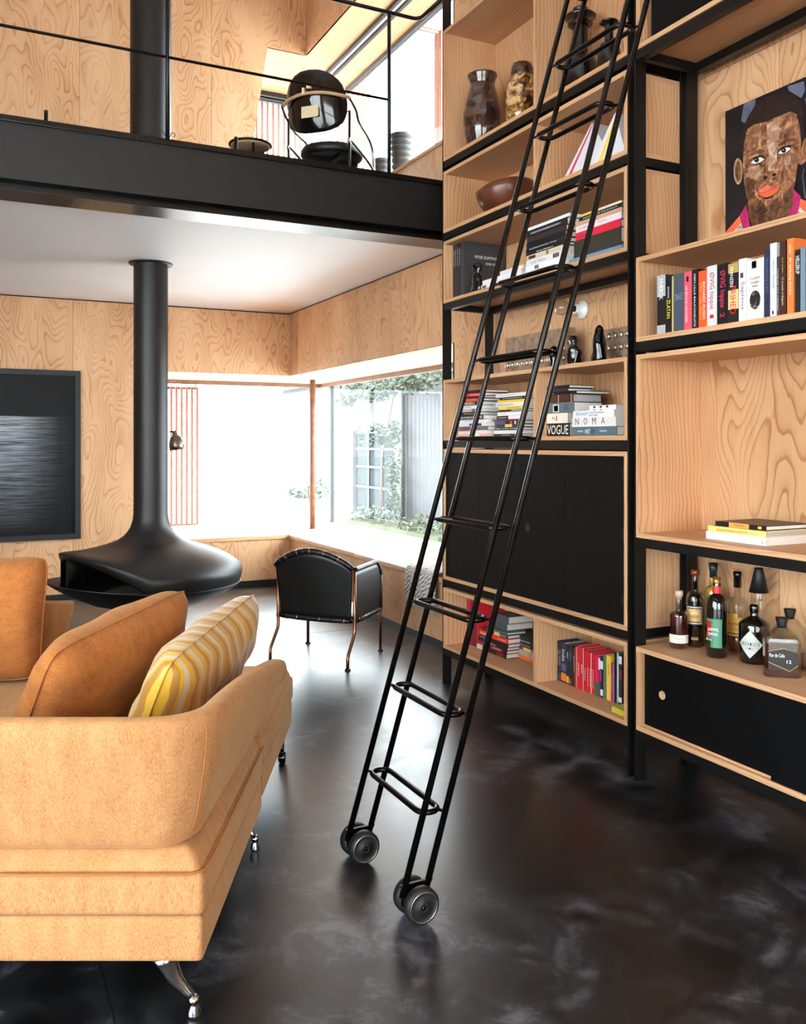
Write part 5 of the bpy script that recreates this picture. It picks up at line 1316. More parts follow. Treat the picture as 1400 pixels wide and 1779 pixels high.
# --- box with the grey slipcased volumes
cB3 = (765, 400, 8.75)
row(cB3, 2.72, zs(3), [
    (66, 100, 288, (150, 176, 200), 'thin pale blue magazine', dict(d=0.27)),
    (102, 124, 292, (30, 30, 34), 'thin black magazine', dict(d=0.27)),
    (126, 146, 240, (22, 22, 24), 'slim black catalogue', dict(d=0.28)),
    (148, 164, 380, (190, 200, 206), 'slim white catalogue', dict(d=0.24)),
    (166, 186, 205, (26, 26, 28), 'slim black monograph', dict(d=0.3, titles=[('ARKITEKT', G1, 0.3, 0.8, 0.3, 0.6)])),
    (188, 214, 185, (32, 34, 38), 'slim grey slipcased monograph', dict(d=0.3, titles=[('PETER ZUMTHOR', G1, 0.1, 0.4, 0.35, 0.65)])),
    (216, 246, 172, (36, 38, 42), 'grey slipcased monograph', dict(d=0.3, titles=[('PETER ZUMTHOR', G1, 0.1, 0.4, 0.35, 0.65)])),
    (248, 276, 160, (32, 34, 38), 'grey slipcased monograph', dict(d=0.3, titles=[('PETER ZUMTHOR', G1, 0.1, 0.4, 0.35, 0.65)])),
    (278, 308, 148, (36, 38, 42), 'grey slipcased monograph', dict(d=0.3, titles=[('PETER ZUMTHOR', G1, 0.1, 0.4, 0.35, 0.65)])),
    (310, 352, 132, (54, 57, 62), 'grey cloth monograph with white cover lettering', dict(d=0.3)),
], 'from side board in slipcase row', 'slim monographs in the art-book box', 0.3, lim=HL, zmax=LB[3][1] - T)
b_ = [o for o in C.objects if 'white cover lettering' in str(o.get('label', ''))][0]
yy = onX(765 + 352 / 8.75, 2.72) + 0.0002
lettering('PETER ZUMTHOR', (2.80, yy - 0.0005, zs(3) + 0.245), (1, 0, 0), (0, 0, 1), b_, colmat(G1), length=0.17, height=0.017, name='cover_title')
lettering('2008–2013', (2.875, yy - 0.0005, zs(3) + 0.21), (1, 0, 0), (0, 0, 1), b_, colmat(G1), length=0.095, height=0.015, name='cover_title')
stack(cB3, 2.70, zs(3), [
    (905, 1250, 60, (224, 214, 210), 'white hardback with pinkish edge', {}),
    (640, 1225, 66, (226, 224, 226), 'white paperback', {}),
    (622, 1215, 86, (222, 220, 222), 'white hardback with small dark picture', dict(bands=[((90, 86, 84), 0.03, 0.13, 0.15, 0.85)])),
], 'of low pile beside bust', 'stacked art books', 0.2, 0.0)
cE = (880, 340, 6.364)
stack(cE, 2.70, zs(3), [
    (225, 690, 34, (220, 226, 234), 'slim white paperback', {}),
    (225, 670, 78, (26, 22, 24), 'thick black hardback with white title', dict(titles=[('GENERATION MODERN BOOKER 1', G1, 0.1, 0.85, 0.35, 0.6)])),
    (225, 660, 58, (48, 36, 42), 'dark plum hardback', {}),
    (220, 650, 62, (22, 20, 22), 'black hardback', {}),
    (215, 640, 50, (20, 20, 20), 'black book with fine white lettering', dict(titles=[('INTERNATIONAL STYLE', G1, 0.1, 0.8, 0.5, 0.75)])),
    (215, 640, 34, (24, 24, 24), 'slim black book with white title', dict(titles=[('Bruno Mathsson', G1, 0.3, 0.72, 0.3, 0.75)])),
    (225, 620, 56, (206, 192, 170), 'cream patterned hardback', dict(bands=[((60, 40, 30), 0.05, 0.25, 0.2, 0.8), ((150, 110, 80), 0.55, 0.62, 0.1, 0.9)])),
    (218, 615, 68, (218, 218, 222), 'white hardback with large grey title', dict(titles=[('Carlo Mollino', (110, 110, 120), 0.12, 0.55, 0.25, 0.75)], bands=[((90, 80, 74), 0.75, 0.92, 0.15, 0.85)])),
    (208, 610, 60, (226, 226, 228), 'plain white hardback with small drawing', dict(bands=[((120, 112, 108), 0.26, 0.38, 0.15, 0.85)])),
    (200, 600, 60, (228, 226, 224), 'white hardback with brown picture', dict(bands=[((92, 62, 48), 0.35, 0.7, 0.2, 1.0)])),
], 'of middle art-book stack', 'stacked art books', 0.2, 0.0)
stack(cE, 2.70, zs(3), [
    (830, 1272, 26, (224, 214, 190), 'slim white and yellow paperback', dict(bands=[((236, 190, 60), 0.0, 0.45)])),
    (800, 1272, 46, (26, 26, 30), 'black paperback with white lettering', dict(titles=[('ARKITEKTUR OG BYRUM', G1, 0.1, 0.9, 0.3, 0.6)])),
    (760, 1274, 48, (196, 152, 128), 'salmon pink paperback', {}),
    (765, 1270, 72, (224, 208, 212), 'pale pink hardback', dict(titles=[('Stora Baltiska', (90, 70, 80), 0.08, 0.3, 0.4, 0.65), ('Malmö Forlag', (90, 70, 80), 0.5, 0.7, 0.4, 0.65)])),
    (762, 1258, 86, (212, 34, 62), 'bright red hardback', dict(titles=[('Stora Boken', (90, 16, 30), 0.08, 0.35, 0.3, 0.55)])),
    (745, 1262, 165, (50, 48, 38), 'thick dark olive volume', dict(d=0.24)),
    (740, 1276, 30, (42, 44, 62), 'slim navy hardback', dict(d=0.25)),
    (690, 1282, 62, (108, 136, 152), 'grey-blue hardback', dict(d=0.25)),
], 'of stack with red book', 'stacked art books', 0.22, 0.0, lim=HR)

# --- lowest box
cF = (800, 1030, 9.333)
row(cF, 2.812, zs(0), [
    (100, 165, 108, (170, 22, 56), 'tall magenta-red catalogue', dict(d=0.2)),
    (168, 262, 240, (110, 20, 40), 'dark red hardback', dict(d=0.2)),
    (264, 290, 160, (200, 30, 44), 'bright red catalogue', dict(d=0.18)),
], 'from side board in lowest box', 'red catalogues in the lowest box', 0.2, lim=HL, zmax=LB[0][1] - T)
cFs = (800, 1030, 9.333)
z_ = stack(cFs, 2.806, zs(0), [
    (460, 755, 38, (70, 100, 104), 'slim teal paperback', {}),
    (340, 765, 58, (52, 36, 34), 'dark paperback with yellow label', dict(bands=[((232, 196, 90), 0.5, 0.7)], titles=[('KUNST', G1, 0.72, 0.95, 0.3, 0.7)])),
    (300, 770, 76, (222, 60, 36), 'orange-red hardback', dict(titles=[('SVERIGE', G1, 0.05, 0.3, 0.3, 0.6), ('FOTOGRAFI', G1, 0.66, 0.92, 0.3, 0.6)])),
    (285, 770, 62, (22, 20, 22), 'black hardback with pale lettering', dict(titles=[('NORDISK', (180, 180, 176), 0.05, 0.3, 0.3, 0.6)])),
    (285, 755, 52, (26, 24, 26), 'black and white paperback', dict(titles=[('BURNING', G1, 0.4, 0.62, 0.3, 0.65)])),
    (280, 750, 54, (150, 26, 44), 'red and black paperback', dict(bands=[((22, 18, 20), 0.25, 0.45), ((22, 18, 20), 0.85, 1.0)], titles=[('RIO', G1, 0.55, 0.8, 0.25, 0.75)])),
    (265, 740, 78, (34, 28, 28), 'thick black paperback with cream end', dict(bands=[((206, 196, 170), 0.0, 0.2), ((140, 40, 40), 0.68, 0.9, 0.1, 0.8)])),
], 'of thin stack in lowest box', 'books lying in the lowest box', 0.13, 0.0, lim=HL)
cFt = (800, 1030, 9.333)
stack(cFt, 2.830, z_ + 0.0006, [
    (545, 775, 118, (78, 82, 86), 'grey hardback with white page edges', dict(d=0.185)),
    (540, 750, 116, (76, 80, 86), 'grey hardback with reddish endpapers', dict(d=0.185)),
], 'of grey pair on thin stack', 'books lying in the lowest box', 0.185, 0.0, lim=HL)
stack(cFs, 2.890, zs(0), [
    (830, 1205, 52, (30, 24, 24), 'black hardback', {}),
    (845, 1200, 62, (22, 20, 22), 'black hardback with white lettering', dict(titles=[('BERLIN NOIR', G1, 0.25, 0.8, 0.3, 0.65)])),
    (845, 1200, 66, (24, 22, 24), 'black hardback with grey lettering', dict(titles=[('BERLIN NOIR', (190, 190, 190), 0.25, 0.8, 0.3, 0.65)])),
    (870, 1205, 48, (120, 110, 110), 'grey paperback with yellow label', dict(bands=[((236, 196, 60), 0.45, 0.82), ((60, 60, 100), 0.12, 0.4)])),
    (880, 1205, 96, (176, 158, 138), 'thick tan hardback', dict(titles=[('1OZ', (30, 26, 24), 0.72, 0.85, 0.2, 0.75)])),
    (880, 1205, 62, (226, 104, 40), 'orange paperback', dict(titles=[('KINA', G1, 0.1, 0.28, 0.3, 0.6), ('REJSER', (250, 200, 120), 0.4, 0.75, 0.3, 0.65)])),
], 'of stack beside lowest divider', 'books lying in the lowest box', 0.135, 0.0, lim=HL)
cH = (930, 1080, 8.235)
NV = (26, 32, 50)
guide = lambda t, s1=0.7: dict(d=0.13, titles=[(t, G1, 0.22, s1, 0.25, 0.75)], bands=[((70, 80, 100), 0.82, 0.97)])
row(cH, 2.803, zs(0), [
    (112, 138, 420, (24, 34, 56), 'small navy guidebook', dict(d=0.1, titles=[('CITY', G1, 0.2, 0.6, 0.3, 0.6)])),
    (142, 222, 205, (32, 36, 46), 'thick charcoal guidebook', dict(d=0.13, bands=[((190, 196, 196), 0.0, 0.1), ((200, 200, 204), 0.76, 0.88, 0.2, 0.9)], titles=[('CENTRAL', G1, 0.22, 0.46, 0.55, 0.85), ('AMERICA', G1, 0.22, 0.46, 0.15, 0.45)])),
    (225, 262, 235, NV, 'navy guidebook with large white title', guide('California')),
    (264, 304, 250, NV, 'navy guidebook with long white title', guide('Southwest USA', 0.8)),
    (306, 336, 270, NV, 'navy guidebook', guide('Morocco', 0.6)),
    (338, 368, 285, NV, 'navy guidebook', guide('Sri Lanka', 0.6)),
    (370, 440, 300, (30, 42, 66), 'thick blue guidebook with picture foot', dict(d=0.13, titles=[('India', G1, 0.16, 0.46, 0.2, 0.75)], bands=[((220, 120, 40), 0.76, 0.96), ((60, 90, 130), 0.52, 0.7)])),
    (442, 480, 325, NV, 'navy guidebook with picture foot', dict(d=0.13, titles=[('PARIS', G1, 0.18, 0.34, 0.25, 0.75)], bands=[((220, 170, 60), 0.8, 0.97)])),
    (482, 518, 335, NV, 'navy guidebook with brown foot', dict(d=0.13, titles=[('VIETNAM', (150, 160, 190), 0.18, 0.4, 0.3, 0.7)], bands=[((150, 80, 40), 0.84, 0.97)])),
    (520, 542, 345, (18, 24, 22), 'slim black guidebook', dict(d=0.12)),
    (544, 562, 380, (30, 70, 48), 'slim green guidebook', dict(d=0.12, titles=[('GETAWAY', G1, 0.2, 0.6, 0.2, 0.8)])),
    (564, 596, 355, (196, 28, 46), 'red guidebook with white line', dict(d=0.13, bands=[(G1, 0.0, 1.0, 0.85, 1.0)])),
    (598, 640, 340, (206, 30, 46), 'red guidebook', dict(d=0.13, titles=[('LONDON', G1, 0.4, 0.7, 0.3, 0.7)])),
    (642, 690, 375, (204, 28, 44), 'red guidebook', dict(d=0.13, titles=[('BERLIN', G1, 0.4, 0.6, 0.3, 0.6)], bands=[(G1, 0.0, 1.0, 0.82, 0.95)])),
    (692, 734, 405, (206, 30, 46), 'red guidebook', dict(d=0.13, titles=[('LISBOA', G1, 0.45, 0.75, 0.3, 0.6)])),
    (736, 770, 425, (204, 28, 44), 'slim red guidebook', dict(d=0.13, titles=[('BARCELONA', G1, 0.4, 0.85, 0.3, 0.6)])),
    (772, 806, 440, (206, 30, 46), 'slim red guidebook', dict(d=0.13, bands=[(G1, 0.0, 1.0, 0.7, 0.95)], titles=[('AMSTERDAM', G1, 0.4, 0.85, 0.2, 0.5)])),
    (808, 846, 450, (202, 28, 44), 'red guidebook', dict(d=0.13, titles=[('STOCKHOLM', G1, 0.4, 0.85, 0.3, 0.6)])),
    (850, 900, 480, (224, 40, 80), 'pink book with green foot', dict(d=0.14, bands=[((24, 110, 56), 0.66, 1.0)])),
    (902, 928, 520, (110, 60, 130), 'purple and white paperback', dict(d=0.13, bands=[((226, 226, 230), 0.0, 0.3)])),
    (930, 968, 500, (36, 34, 48), 'black and white paperback with pink strip', dict(d=0.13, bands=[(G1, 0.1, 0.3), ((206, 40, 110), 0.34, 0.6, 0.0, 0.4), (G1, 0.8, 0.95)])),
    (972, 1012, 490, (84, 122, 98), 'sage green book', dict(d=0.14)),
    (1016, 1078, 478, (236, 196, 70), 'broad yellow book', dict(d=0.14, titles=[('NEW YORK', (60, 50, 30), 0.2, 0.45, 0.35, 0.65)])),
    (1080, 1104, 590, (186, 30, 110), 'low magenta booklet', dict(d=0.12, titles=[('ROMA', G1, 0.3, 0.7, 0.3, 0.6)])),
    (1106, 1126, 590, (150, 120, 170), 'thin lilac booklet', dict(d=0.12)),
    (1128, 1156, 440, (20, 22, 22), 'slim black book', dict(d=0.14)),
    (1158, 1192, 430, (96, 124, 112), 'grey-green ring binder', dict(d=0.16, bands=[(G1, 0.02, 0.95, 0.5, 0.9)])),
    (1194, 1236, 455, (50, 44, 50), 'patterned black and white book', dict(d=0.16, bands=[(G1, 0.05, 0.2), ((120, 60, 70), 0.3, 0.5), (G1, 0.85, 0.95)])),
], 'from divider in guidebook row', 'guidebooks in the lowest box', 0.13, lim=HR, zmax=LB[0][1] - T)
yl = onX(930 + 1090 / 8.235, 2.70)
book('yellow-green paperback lying in front of the guidebooks', 'books lying in the lowest box', (2.70, yl, zs(0) + 0.0004), (0, 0, 1), (1, 0, 0), (0, -1, 0), 0.026, 0.088, yl - LY0 - T - 0.006, (190, 184, 60), lying=True, bands=[((30, 28, 34), 0.7, 0.95, 0.7, 1.0)])

# ------------------------------------------------------------------ vases, candlesticks, bowl, card tents
def lathething(name, label, cat, x, y, z, parts_, n=36, group=None):
    t = thing(name, label, cat, (x, y, z), group=group)
    for nm, pr, mt in parts_: part(nm, MB().lathe(pr, n, (x, y, z + 0.0004)), mt, t)
    return t
z5 = zs(5); x_ = 2.80; y_ = onX(838, x_)
lathething('vase', 'dark brown glazed vase with flared rim next to the side board', 'vase', x_, y_, z5, [
    ('body', [(0, 0), (0.075, 0), (0.09, 0.02), (0.108, 0.09), (0.117, 0.16), (0.117, 0.21), (0.108, 0.27), (0.092, 0.33), (0.078, 0.37), (0.072, 0.39)], M['vase1']),
    ('rim', [(0.072, 0.39), (0.078, 0.415), (0.09, 0.438), (0.091, 0.448), (0.084, 0.45), (0.068, 0.42), (0.062, 0.39), (0.0, 0.37)], M['vase1'])])
x_ = 2.87; y_ = onX(907, x_)
lathething('vase', 'mottled amber glazed lidded jar beside the dark vase', 'vase', x_, y_, z5, [
    ('body', [(0, 0), (0.06, 0), (0.075, 0.02), (0.092, 0.09), (0.1, 0.16), (0.1, 0.22), (0.09, 0.28), (0.074, 0.325), (0.066, 0.335)], M['vase2']),
    ('lid', [(0.064, 0.336), (0.066, 0.345), (0.064, 0.38), (0.056, 0.405), (0.04, 0.412), (0.0, 0.412)], M['vase1'])])
x_ = 2.87; y_ = onX(1008, x_)
lathething('candlestick', 'large black ceramic candlestick with wide double discs', 'candlestick', x_, y_, z5, [
    ('base', [(0, 0), (0.07, 0), (0.09, 0.02), (0.096, 0.1), (0.094, 0.18), (0.08, 0.225), (0.05, 0.245), (0.04, 0.25)], M['blackgloss']),
    ('stem', [(0.04, 0.25), (0.04, 0.40)], M['blackgloss']),
    ('disc', [(0.04, 0.40), (0.055, 0.40), (0.066, 0.408), (0.055, 0.416), (0.04, 0.42), (0.04, 0.435), (0.075, 0.438), (0.083, 0.447), (0.075, 0.456), (0.03, 0.46), (0.03, 0.475), (0.04, 0.48), (0.04, 0.49), (0.0, 0.49)], M['blackgloss'])])
x_ = 2.80; y_ = onX(1058, x_)
lathething('candlestick', 'small black ceramic candlestick with one disc', 'candlestick', x_, y_, z5, [
    ('base', [(0, 0), (0.045, 0), (0.055, 0.015), (0.058, 0.07), (0.055, 0.13), (0.042, 0.165), (0.022, 0.18)], M['blackgloss']),
    ('stem', [(0.022, 0.18), (0.021, 0.262)], M['blackgloss']),
    ('disc', [(0.021, 0.262), (0.04, 0.266), (0.046, 0.272), (0.04, 0.278), (0.015, 0.282), (0.0, 0.282)], M['blackgloss'])])
x_ = 2.852; y_ = onX(880, x_)
bw = thing('wooden_bowl', 'large turned dark wooden bowl with pointed lip', 'bowl', (x_, y_, zs(4)))
mb = MB(); v = []; n = 44
for r, z in [(0, 0), (0.05, 0), (0.09, 0.012), (0.13, 0.04), (0.16, 0.078), (0.178, 0.115), (0.182, 0.145), (0.176, 0.147), (0.16, 0.11), (0.12, 0.055), (0.06, 0.02), (0, 0.015)]:
    for i in range(n):
        a = 2 * math.pi * i / n; k = max(0, math.cos(a - math.pi / 2)) ** 6 * (r / 0.18) ** 3
        k2 = max(0, -math.cos(a - math.pi / 2)) * (z / 0.147)
        v.append((x_ + r * math.cos(a), y_ + r * math.sin(a) * (1 + 0.05 * k), zs(4) + 0.0005 + z + 0.045 * k2 * z / 0.147))
mb.add(v, [(j * n + i, j * n + (i + 1) % n, (j + 1) * n + (i + 1) % n, (j + 1) * n + i) for j in range(11) for i in range(n)], True)
part('shell', mb, M['bowl'], bw)
part('foot', MB().lathe([(0.048, 0.0), (0.055, 0.0), (0.056, 0.006), (0.05, 0.01)], 28, (x_, y_, zs(4) + 0.0003)), M['bowl'], bw)
def tent(label, pts, colr, s0, s1, X, dp):
    cr = (930, 180, 8.235)
    q = [(onX(cr[0] + a / cr[2], X), zat(cr[1] + b / cr[2], X, onX(cr[0] + a / cr[2], X))) for a, b in pts]
    zb = zs(4) + 0.0004
    def drop(p0, p1): t = (zb - p1[1]) / (p0[1] - p1[1]); return (p1[0] + (p0[0] - p1[0]) * t, zb)
    L, A, Rr = drop(q[0], q[1]), q[1], drop(q[2], q[1])
    dy = max(0.0, L[0] - (DIV - 0.004)); L, A, Rr = [(a - dy, b) for a, b in (L, A, Rr)]
    dy = max(0.0, LY0 + T + 0.004 - Rr[0]); Rr = (Rr[0] + dy, Rr[1])
    t = thing('card_tent', label, 'card', (X, A[0], zb))
    f = lambda u, w, k: (k, u, w)
    part('body', MB().prism([L, A, Rr], f, X, X + dp), colmat((212, 214, 222)), t)
    lerp = lambda a, b, k: (a[0] + (b[0] - a[0]) * k, a[1] + (b[1] - a[1]) * k)
    part('stripe', MB().prism([lerp(L, Rr, s0), lerp(L, Rr, s1), lerp(A, Rr, s1 * 0.35), lerp(A, Rr, s0 * 0.35)], f, X - 0.0008, X - 0.0002), colmat(colr), t)
tent('white folded card tent with magenta stripe', [(185, 1140), (545, 405), (770, 830)], (206, 40, 96), 0.085, 0.15, 2.80, 0.15)
tent('white folded card tent with yellow stripe', [(800, 880), (1140, 130), (1235, 480)], (240, 196, 60), 0.2, 0.32, 2.70, 0.09)

# ------------------------------------------------------------------ open bay: bulb, moulds, carved figures
yb_ = onX(1013, WX); zb_ = zat(538, WX, yb_)
lm = thing('wall_bulb', 'bare clear bulb in a white porcelain wall socket', 'lamp', (WX, yb_, zb_))
part('rose', MB().lathe([(0.0, -0.0005), (0.053, -0.0005), (0.054, -0.012), (0.048, -0.022), (0.032, -0.03), (0.028, -0.052), (0.026, -0.062), (0.021, -0.064), (0.02, -0.05)], 40, (WX, yb_, zb_), axis='x'), M['porcelain'], lm)
part('screw_cap', MB().lathe([(0.0155, -0.045), (0.0155, -0.072), (0.013, -0.082), (0.0, -0.082)], 20, (WX, yb_, zb_), axis='x'), plain('brass', srgb(120, 84, 50), 0.35, metal=0.9), lm)
part('bulb', MB().lathe([(0.013, -0.080), (0.015, -0.092), (0.024, -0.108), (0.036, -0.124), (0.0415, -0.143), (0.038, -0.165), (0.024, -0.18), (0.0, -0.185)], 32, (WX, yb_, zb_), axis='x'), M['bg_clear'], lm)
part('filament', MB().tube([(WX - 0.1, yb_ - 0.012, zb_), (WX - 0.125, yb_ - 0.015, zb_), (WX - 0.128, yb_, zb_ - 0.004), (WX - 0.125, yb_ + 0.015, zb_), (WX - 0.1, yb_ + 0.012, zb_)], 0.0012, 5), M['copper'], lm)
ztop = LB[2][1]
def mould(label, px0, px1, ptop, X, ncol, zr_, frame_):
    ya, yb = onX(px0, X), onX(px1, X)
    zt = zat(ptop, X, ya)
    m = thing('chocolate_mould', label, 'mould', (X, (ya + yb) / 2, ztop))
    part('plate', B(X, X + 0.012, yb, ya, ztop + 0.0005, zt), M['iron'], m, bevel=0.003)
    if frame_:
        for yy in (yb, ya - 0.012): part('end_wall', B(X + 0.0125, X + 0.06, yy, yy + 0.012, ztop + 0.0005, zt), M['iron'], m)
    c0 = None
    for k, zq in enumerate(zr_):
        for i in range(ncol):
            y = ya - (ya - yb) * (i + 0.5) / ncol
            if c0 is None:
                w = (ya - yb) / ncol * 0.38
                c0 = part('cup', MB().lathe([(w, 0.0), (w * 1.0, -0.004), (w * 0.85, -0.010), (w * 0.5, -0.014), (0, -0.015)], 10, (X, y, ztop + zq), axis='x'), M['ironcup'], m)
                y00 = y
            else: copyp(c0, m, (0, y - y00, zq - zr_[0]))
mould('long cast metal chocolate mould with rows of small cups', 878, 984, 588, 2.93, 12, (0.022, 0.075, 0.128), True)
mould('tall cast metal mould behind the hooded figure', 1043, 1096, 574, 2.93, 5, (0.03, 0.09, 0.15), False)
def carved(name, label, cat, x, y, z, prof, seed, k=0.12, sx=1.0, sy=1.0):
    t = thing(name, label, cat, (x, y, z)); r_ = random.Random(seed); n = 24; v = []
    ph = [r_.uniform(0, 6) for _ in range(6)]
    for j, (r, h) in enumerate(prof):
        for i in range(n):
            a = 2 * math.pi * i / n
            q = r * (1 + k * math.sin(2 * a + ph[0] + h * 40) + k * 0.7 * math.sin(3 * a + ph[1] - h * 60) + k * 0.5 * math.sin(5 * a + ph[2] + h * 90))
            v.append((x + q * math.cos(a) * sx, y + q * math.sin(a) * sy, z + 0.0005 + h))
    mb = MB(); mb.add(v, [(j * n + i, j * n + (i + 1) % n, (j + 1) * n + (i + 1) % n, (j + 1) * n + i) for j in range(len(prof) - 1) for i in range(n)], True)
    part('figure', mb, M['blackgloss'], t)
    part('plinth', MB().lathe([(0, 0), (prof[1][0] * 0.95, 0), (prof[1][0] * 0.95, 0.006), (0, 0.006)], 20, (x, y, z + 0.0003)), M['blackgloss'], t)
P1 = [(0, 0), (0.035, 0.001), (0.037, 0.02), (0.032, 0.045), (0.036, 0.07), (0.037, 0.09), (0.027, 0.105), (0.018, 0.112), (0.024, 0.122), (0.025, 0.14), (0.022, 0.155), (0.012, 0.16), (0, 0.161)]
x_ = 2.80; carved('carved_figure', 'small black carved figure standing right of the long mould', 'figurine', x_, onX(997, x_), ztop, P1, 3)
P2 = [(0, 0), (0.036, 0.001), (0.037, 0.03), (0.034, 0.06), (0.036, 0.09), (0.034, 0.115), (0.026, 0.135), (0.021, 0.15), (0.021, 0.165), (0.016, 0.18), (0.007, 0.19), (0, 0.192)]
x_ = 2.80; carved('carved_figure', 'black hooded carved figure in front of the tall mould', 'figurine', x_, onX(1041, x_), ztop, P2, 9, 0.08)
P3 = [(0, 0), (0.03, 0.001), (0.03, 0.02), (0.022, 0.04), (0.028, 0.06), (0.026, 0.08), (0.014, 0.09), (0.02, 0.1), (0.02, 0.115), (0.012, 0.125), (0, 0.128)]
x_ = 2.82; carved('carved_figure', 'short black carved figure in front of the long mould', 'figurine', x_, onX(962, x_), ztop, P3, 5)
P4 = [(0, 0), (0.052, 0.001), (0.054, 0.03), (0.046, 0.055), (0.05, 0.08), (0.046, 0.1), (0.03, 0.115), (0.036, 0.13), (0.042, 0.15), (0.04, 0.168), (0.028, 0.18), (0.012, 0.186), (0, 0.187)]
x_ = 2.735; carved('bust', 'small dark bust in front of the grey monograph', 'figurine', x_, onX(829, x_), zs(3), P4, 11, 0.09, 0.6, 0.95)

# ------------------------------------------------------------------ portrait painting
def paintmat(name, c1, c2, c3, sc=22):
    m, nt, p = newmat(name); tc = nd(nt, 'ShaderNodeTexCoord')
    a = nd(nt, 'ShaderNodeTexNoise', {0: tc.outputs['Object'], 'Scale': sc, 'Detail': 6.0, 'Roughness': 0.7, 'Distortion': 0.8})
    nt.links.new(ramp(nt, a.outputs[0], [(0.34, srgb(*c1)), (0.5, srgb(*c2)), (0.66, srgb(*c3))]), p.inputs['Base Color'])
    p.inputs['Roughness'].default_value = 0.4
    b = nd(nt, 'ShaderNodeBump', {'Strength': 0.2, 'Distance': 0.002, 'Height': a.outputs[0]}); nt.links.new(b.outputs[0], p.inputs['Normal'])
    return m
CX = 3.055; cy1, cy0 = onX(1260, CX), 2.30; cz0, cz1 = RB[2][1] + 0.0005, zat(193.7, CX, onX(1260, CX))
pt = thing('portrait_painting', 'unframed painted head of a short-haired person in a magenta collar', 'painting', (CX, (cy0 + cy1) / 2, cz0))
part('canvas', B(CX, CX + 0.02, cy0, cy1, cz0, cz1), paintmat('dark_ground', (8, 9, 12), (14, 15, 20), (22, 24, 32), 6), pt)
def pp(pts, mat, layer, name):
    q = []
    for a, b in pts:
        y = onX(1250 + a / 6.84, CX); z = zat(150 + b / 6.84, CX, y)
        q.append((CX - 0.0007 * layer, max(cy0, min(cy1, y)), max(cz0 + 0.0005, min(cz1, z))))
    part(name, MB().add(q, [list(range(len(q)))]), mat, pt)
def ell(cx_, cy_, rx, ry, n=20, rot=0.0):
    return [(cx_ + rx * math.cos(2 * math.pi * k / n) * math.cos(rot) - ry * math.sin(2 * math.pi * k / n) * math.sin(rot), cy_ + rx * math.cos(2 * math.pi * k / n) * math.sin(rot) + ry * math.sin(2 * math.pi * k / n) * math.cos(rot)) for k in range(n)]
skin = paintmat('painted_skin', (62, 36, 26), (136, 88, 60), (196, 150, 116), 26)
skinl = paintmat('painted_skin_light', (120, 82, 60), (168, 128, 102), (204, 178, 158), 22)
skind = paintmat('painted_skin_dark', (44, 26, 20), (92, 58, 40), (140, 96, 60), 26)
grey = paintmat('painted_slate', (72, 78, 96), (92, 98, 118), (108, 114, 132), 10)
hair = paintmat('painted_hair', (16, 11, 11), (36, 22, 19), (62, 38, 32), 60)
mag = paintmat('painted_magenta', (130, 22, 70), (172, 34, 94), (186, 44, 104), 9)
ora = paintmat('painted_orange', (222, 84, 50), (238, 98, 60), (244, 116, 76), 9)
cream = paintmat('painted_cream', (60, 56, 50), (206, 196, 176), (226, 220, 206), 40)
pp([(290, 200), (430, 150), (420, 240), (300, 440), (255, 410)], grey, 1, 'background_patch')
pp([(810, 0), (1000, -60), (1015, 50), (970, 140), (820, 50)], grey, 1, 'background_patch')
pp([(1010, 150), (1060, 120), (1120, 300), (1040, 260)], grey, 1, 'background_patch')
pp([(980, 1060), (1000, 980), (1010, 985), (990, 1060), (1026, 1330), (1014, 1330)], grey, 1, 'background_patch')
pp([(330, 1360), (880, 1230), (870, 1420), (800, 1760), (420, 1760), (345, 1540)], skind, 1, 'neck')
pp([(60, 1760), (240, 1540), (320, 1600), (430, 1790), (60, 1790)], cream, 2, 'shirt')
pp([(820, 1530), (960, 1330), (1120, 1430), (1180, 1760), (800, 1760)], cream, 2, 'shirt')
pp([(60, 1745), (240, 1540), (272, 1610), (130, 1770)], ora, 3, 'shirt_stripe')
pp([(970, 1340), (1026, 1360), (1120, 1430), (1150, 1600), (1000, 1480), (950, 1430)], ora, 3, 'shirt_stripe')
pp([(240, 1540), (320, 1405), (345, 1530), (385, 1790), (310, 1790)], mag, 4, 'collar')
pp([(885, 1225), (970, 1310), (950, 1450), (890, 1600), (815, 1540), (870, 1420)], mag, 4, 'collar')
pp(ell(222, 1010, 54, 157), skinl, 2, 'ear'); pp(ell(224, 1010, 36, 120), skind, 3, 'ear_shade')
pp([(1000, 640), (1040, 590), (1080, 650), (1060, 850), (980, 935), (935, 920), (955, 800)], skin, 2, 'ear')
pp([(275, 900), (248, 700), (262, 560), (330, 380), (430, 220), (560, 120), (720, 66), (850, 78), (945, 150), (990, 300), (1000, 500), (985, 680), (940, 700), (700, 700), (400, 700)], hair, 3, 'hair')
pp([(335, 510), (420, 455), (560, 420), (720, 350), (850, 300), (920, 330), (960, 500), (975, 650), (962, 850), (930, 950), (905, 1150), (880, 1290), (800, 1420), (650, 1495), (510, 1505), (400, 1450), (330, 1330), (298, 1150), (280, 950), (290, 780), (310, 600)], skin, 5, 'face')
pp([(330, 1080), (420, 1120), (430, 1300), (560, 1420), (700, 1400), (860, 1180), (905, 1100), (880, 1290), (800, 1420), (650, 1495), (510, 1505), (400, 1450), (330, 1330), (300, 1150)], skind, 6, 'jaw_shade')
pp([(570, 440), (710, 400), (720, 620), (690, 700), (690, 900), (650, 1010), (580, 1010), (600, 850), (570, 660)], skinl, 6, 'forehead_light')
pp([(355, 965), (480, 935), (510, 1060), (430, 1110), (350, 1060)], skinl, 7, 'cheek_light'); pp([(730, 855), (855, 825), (850, 930), (745, 950)], skinl, 7, 'cheek_light')
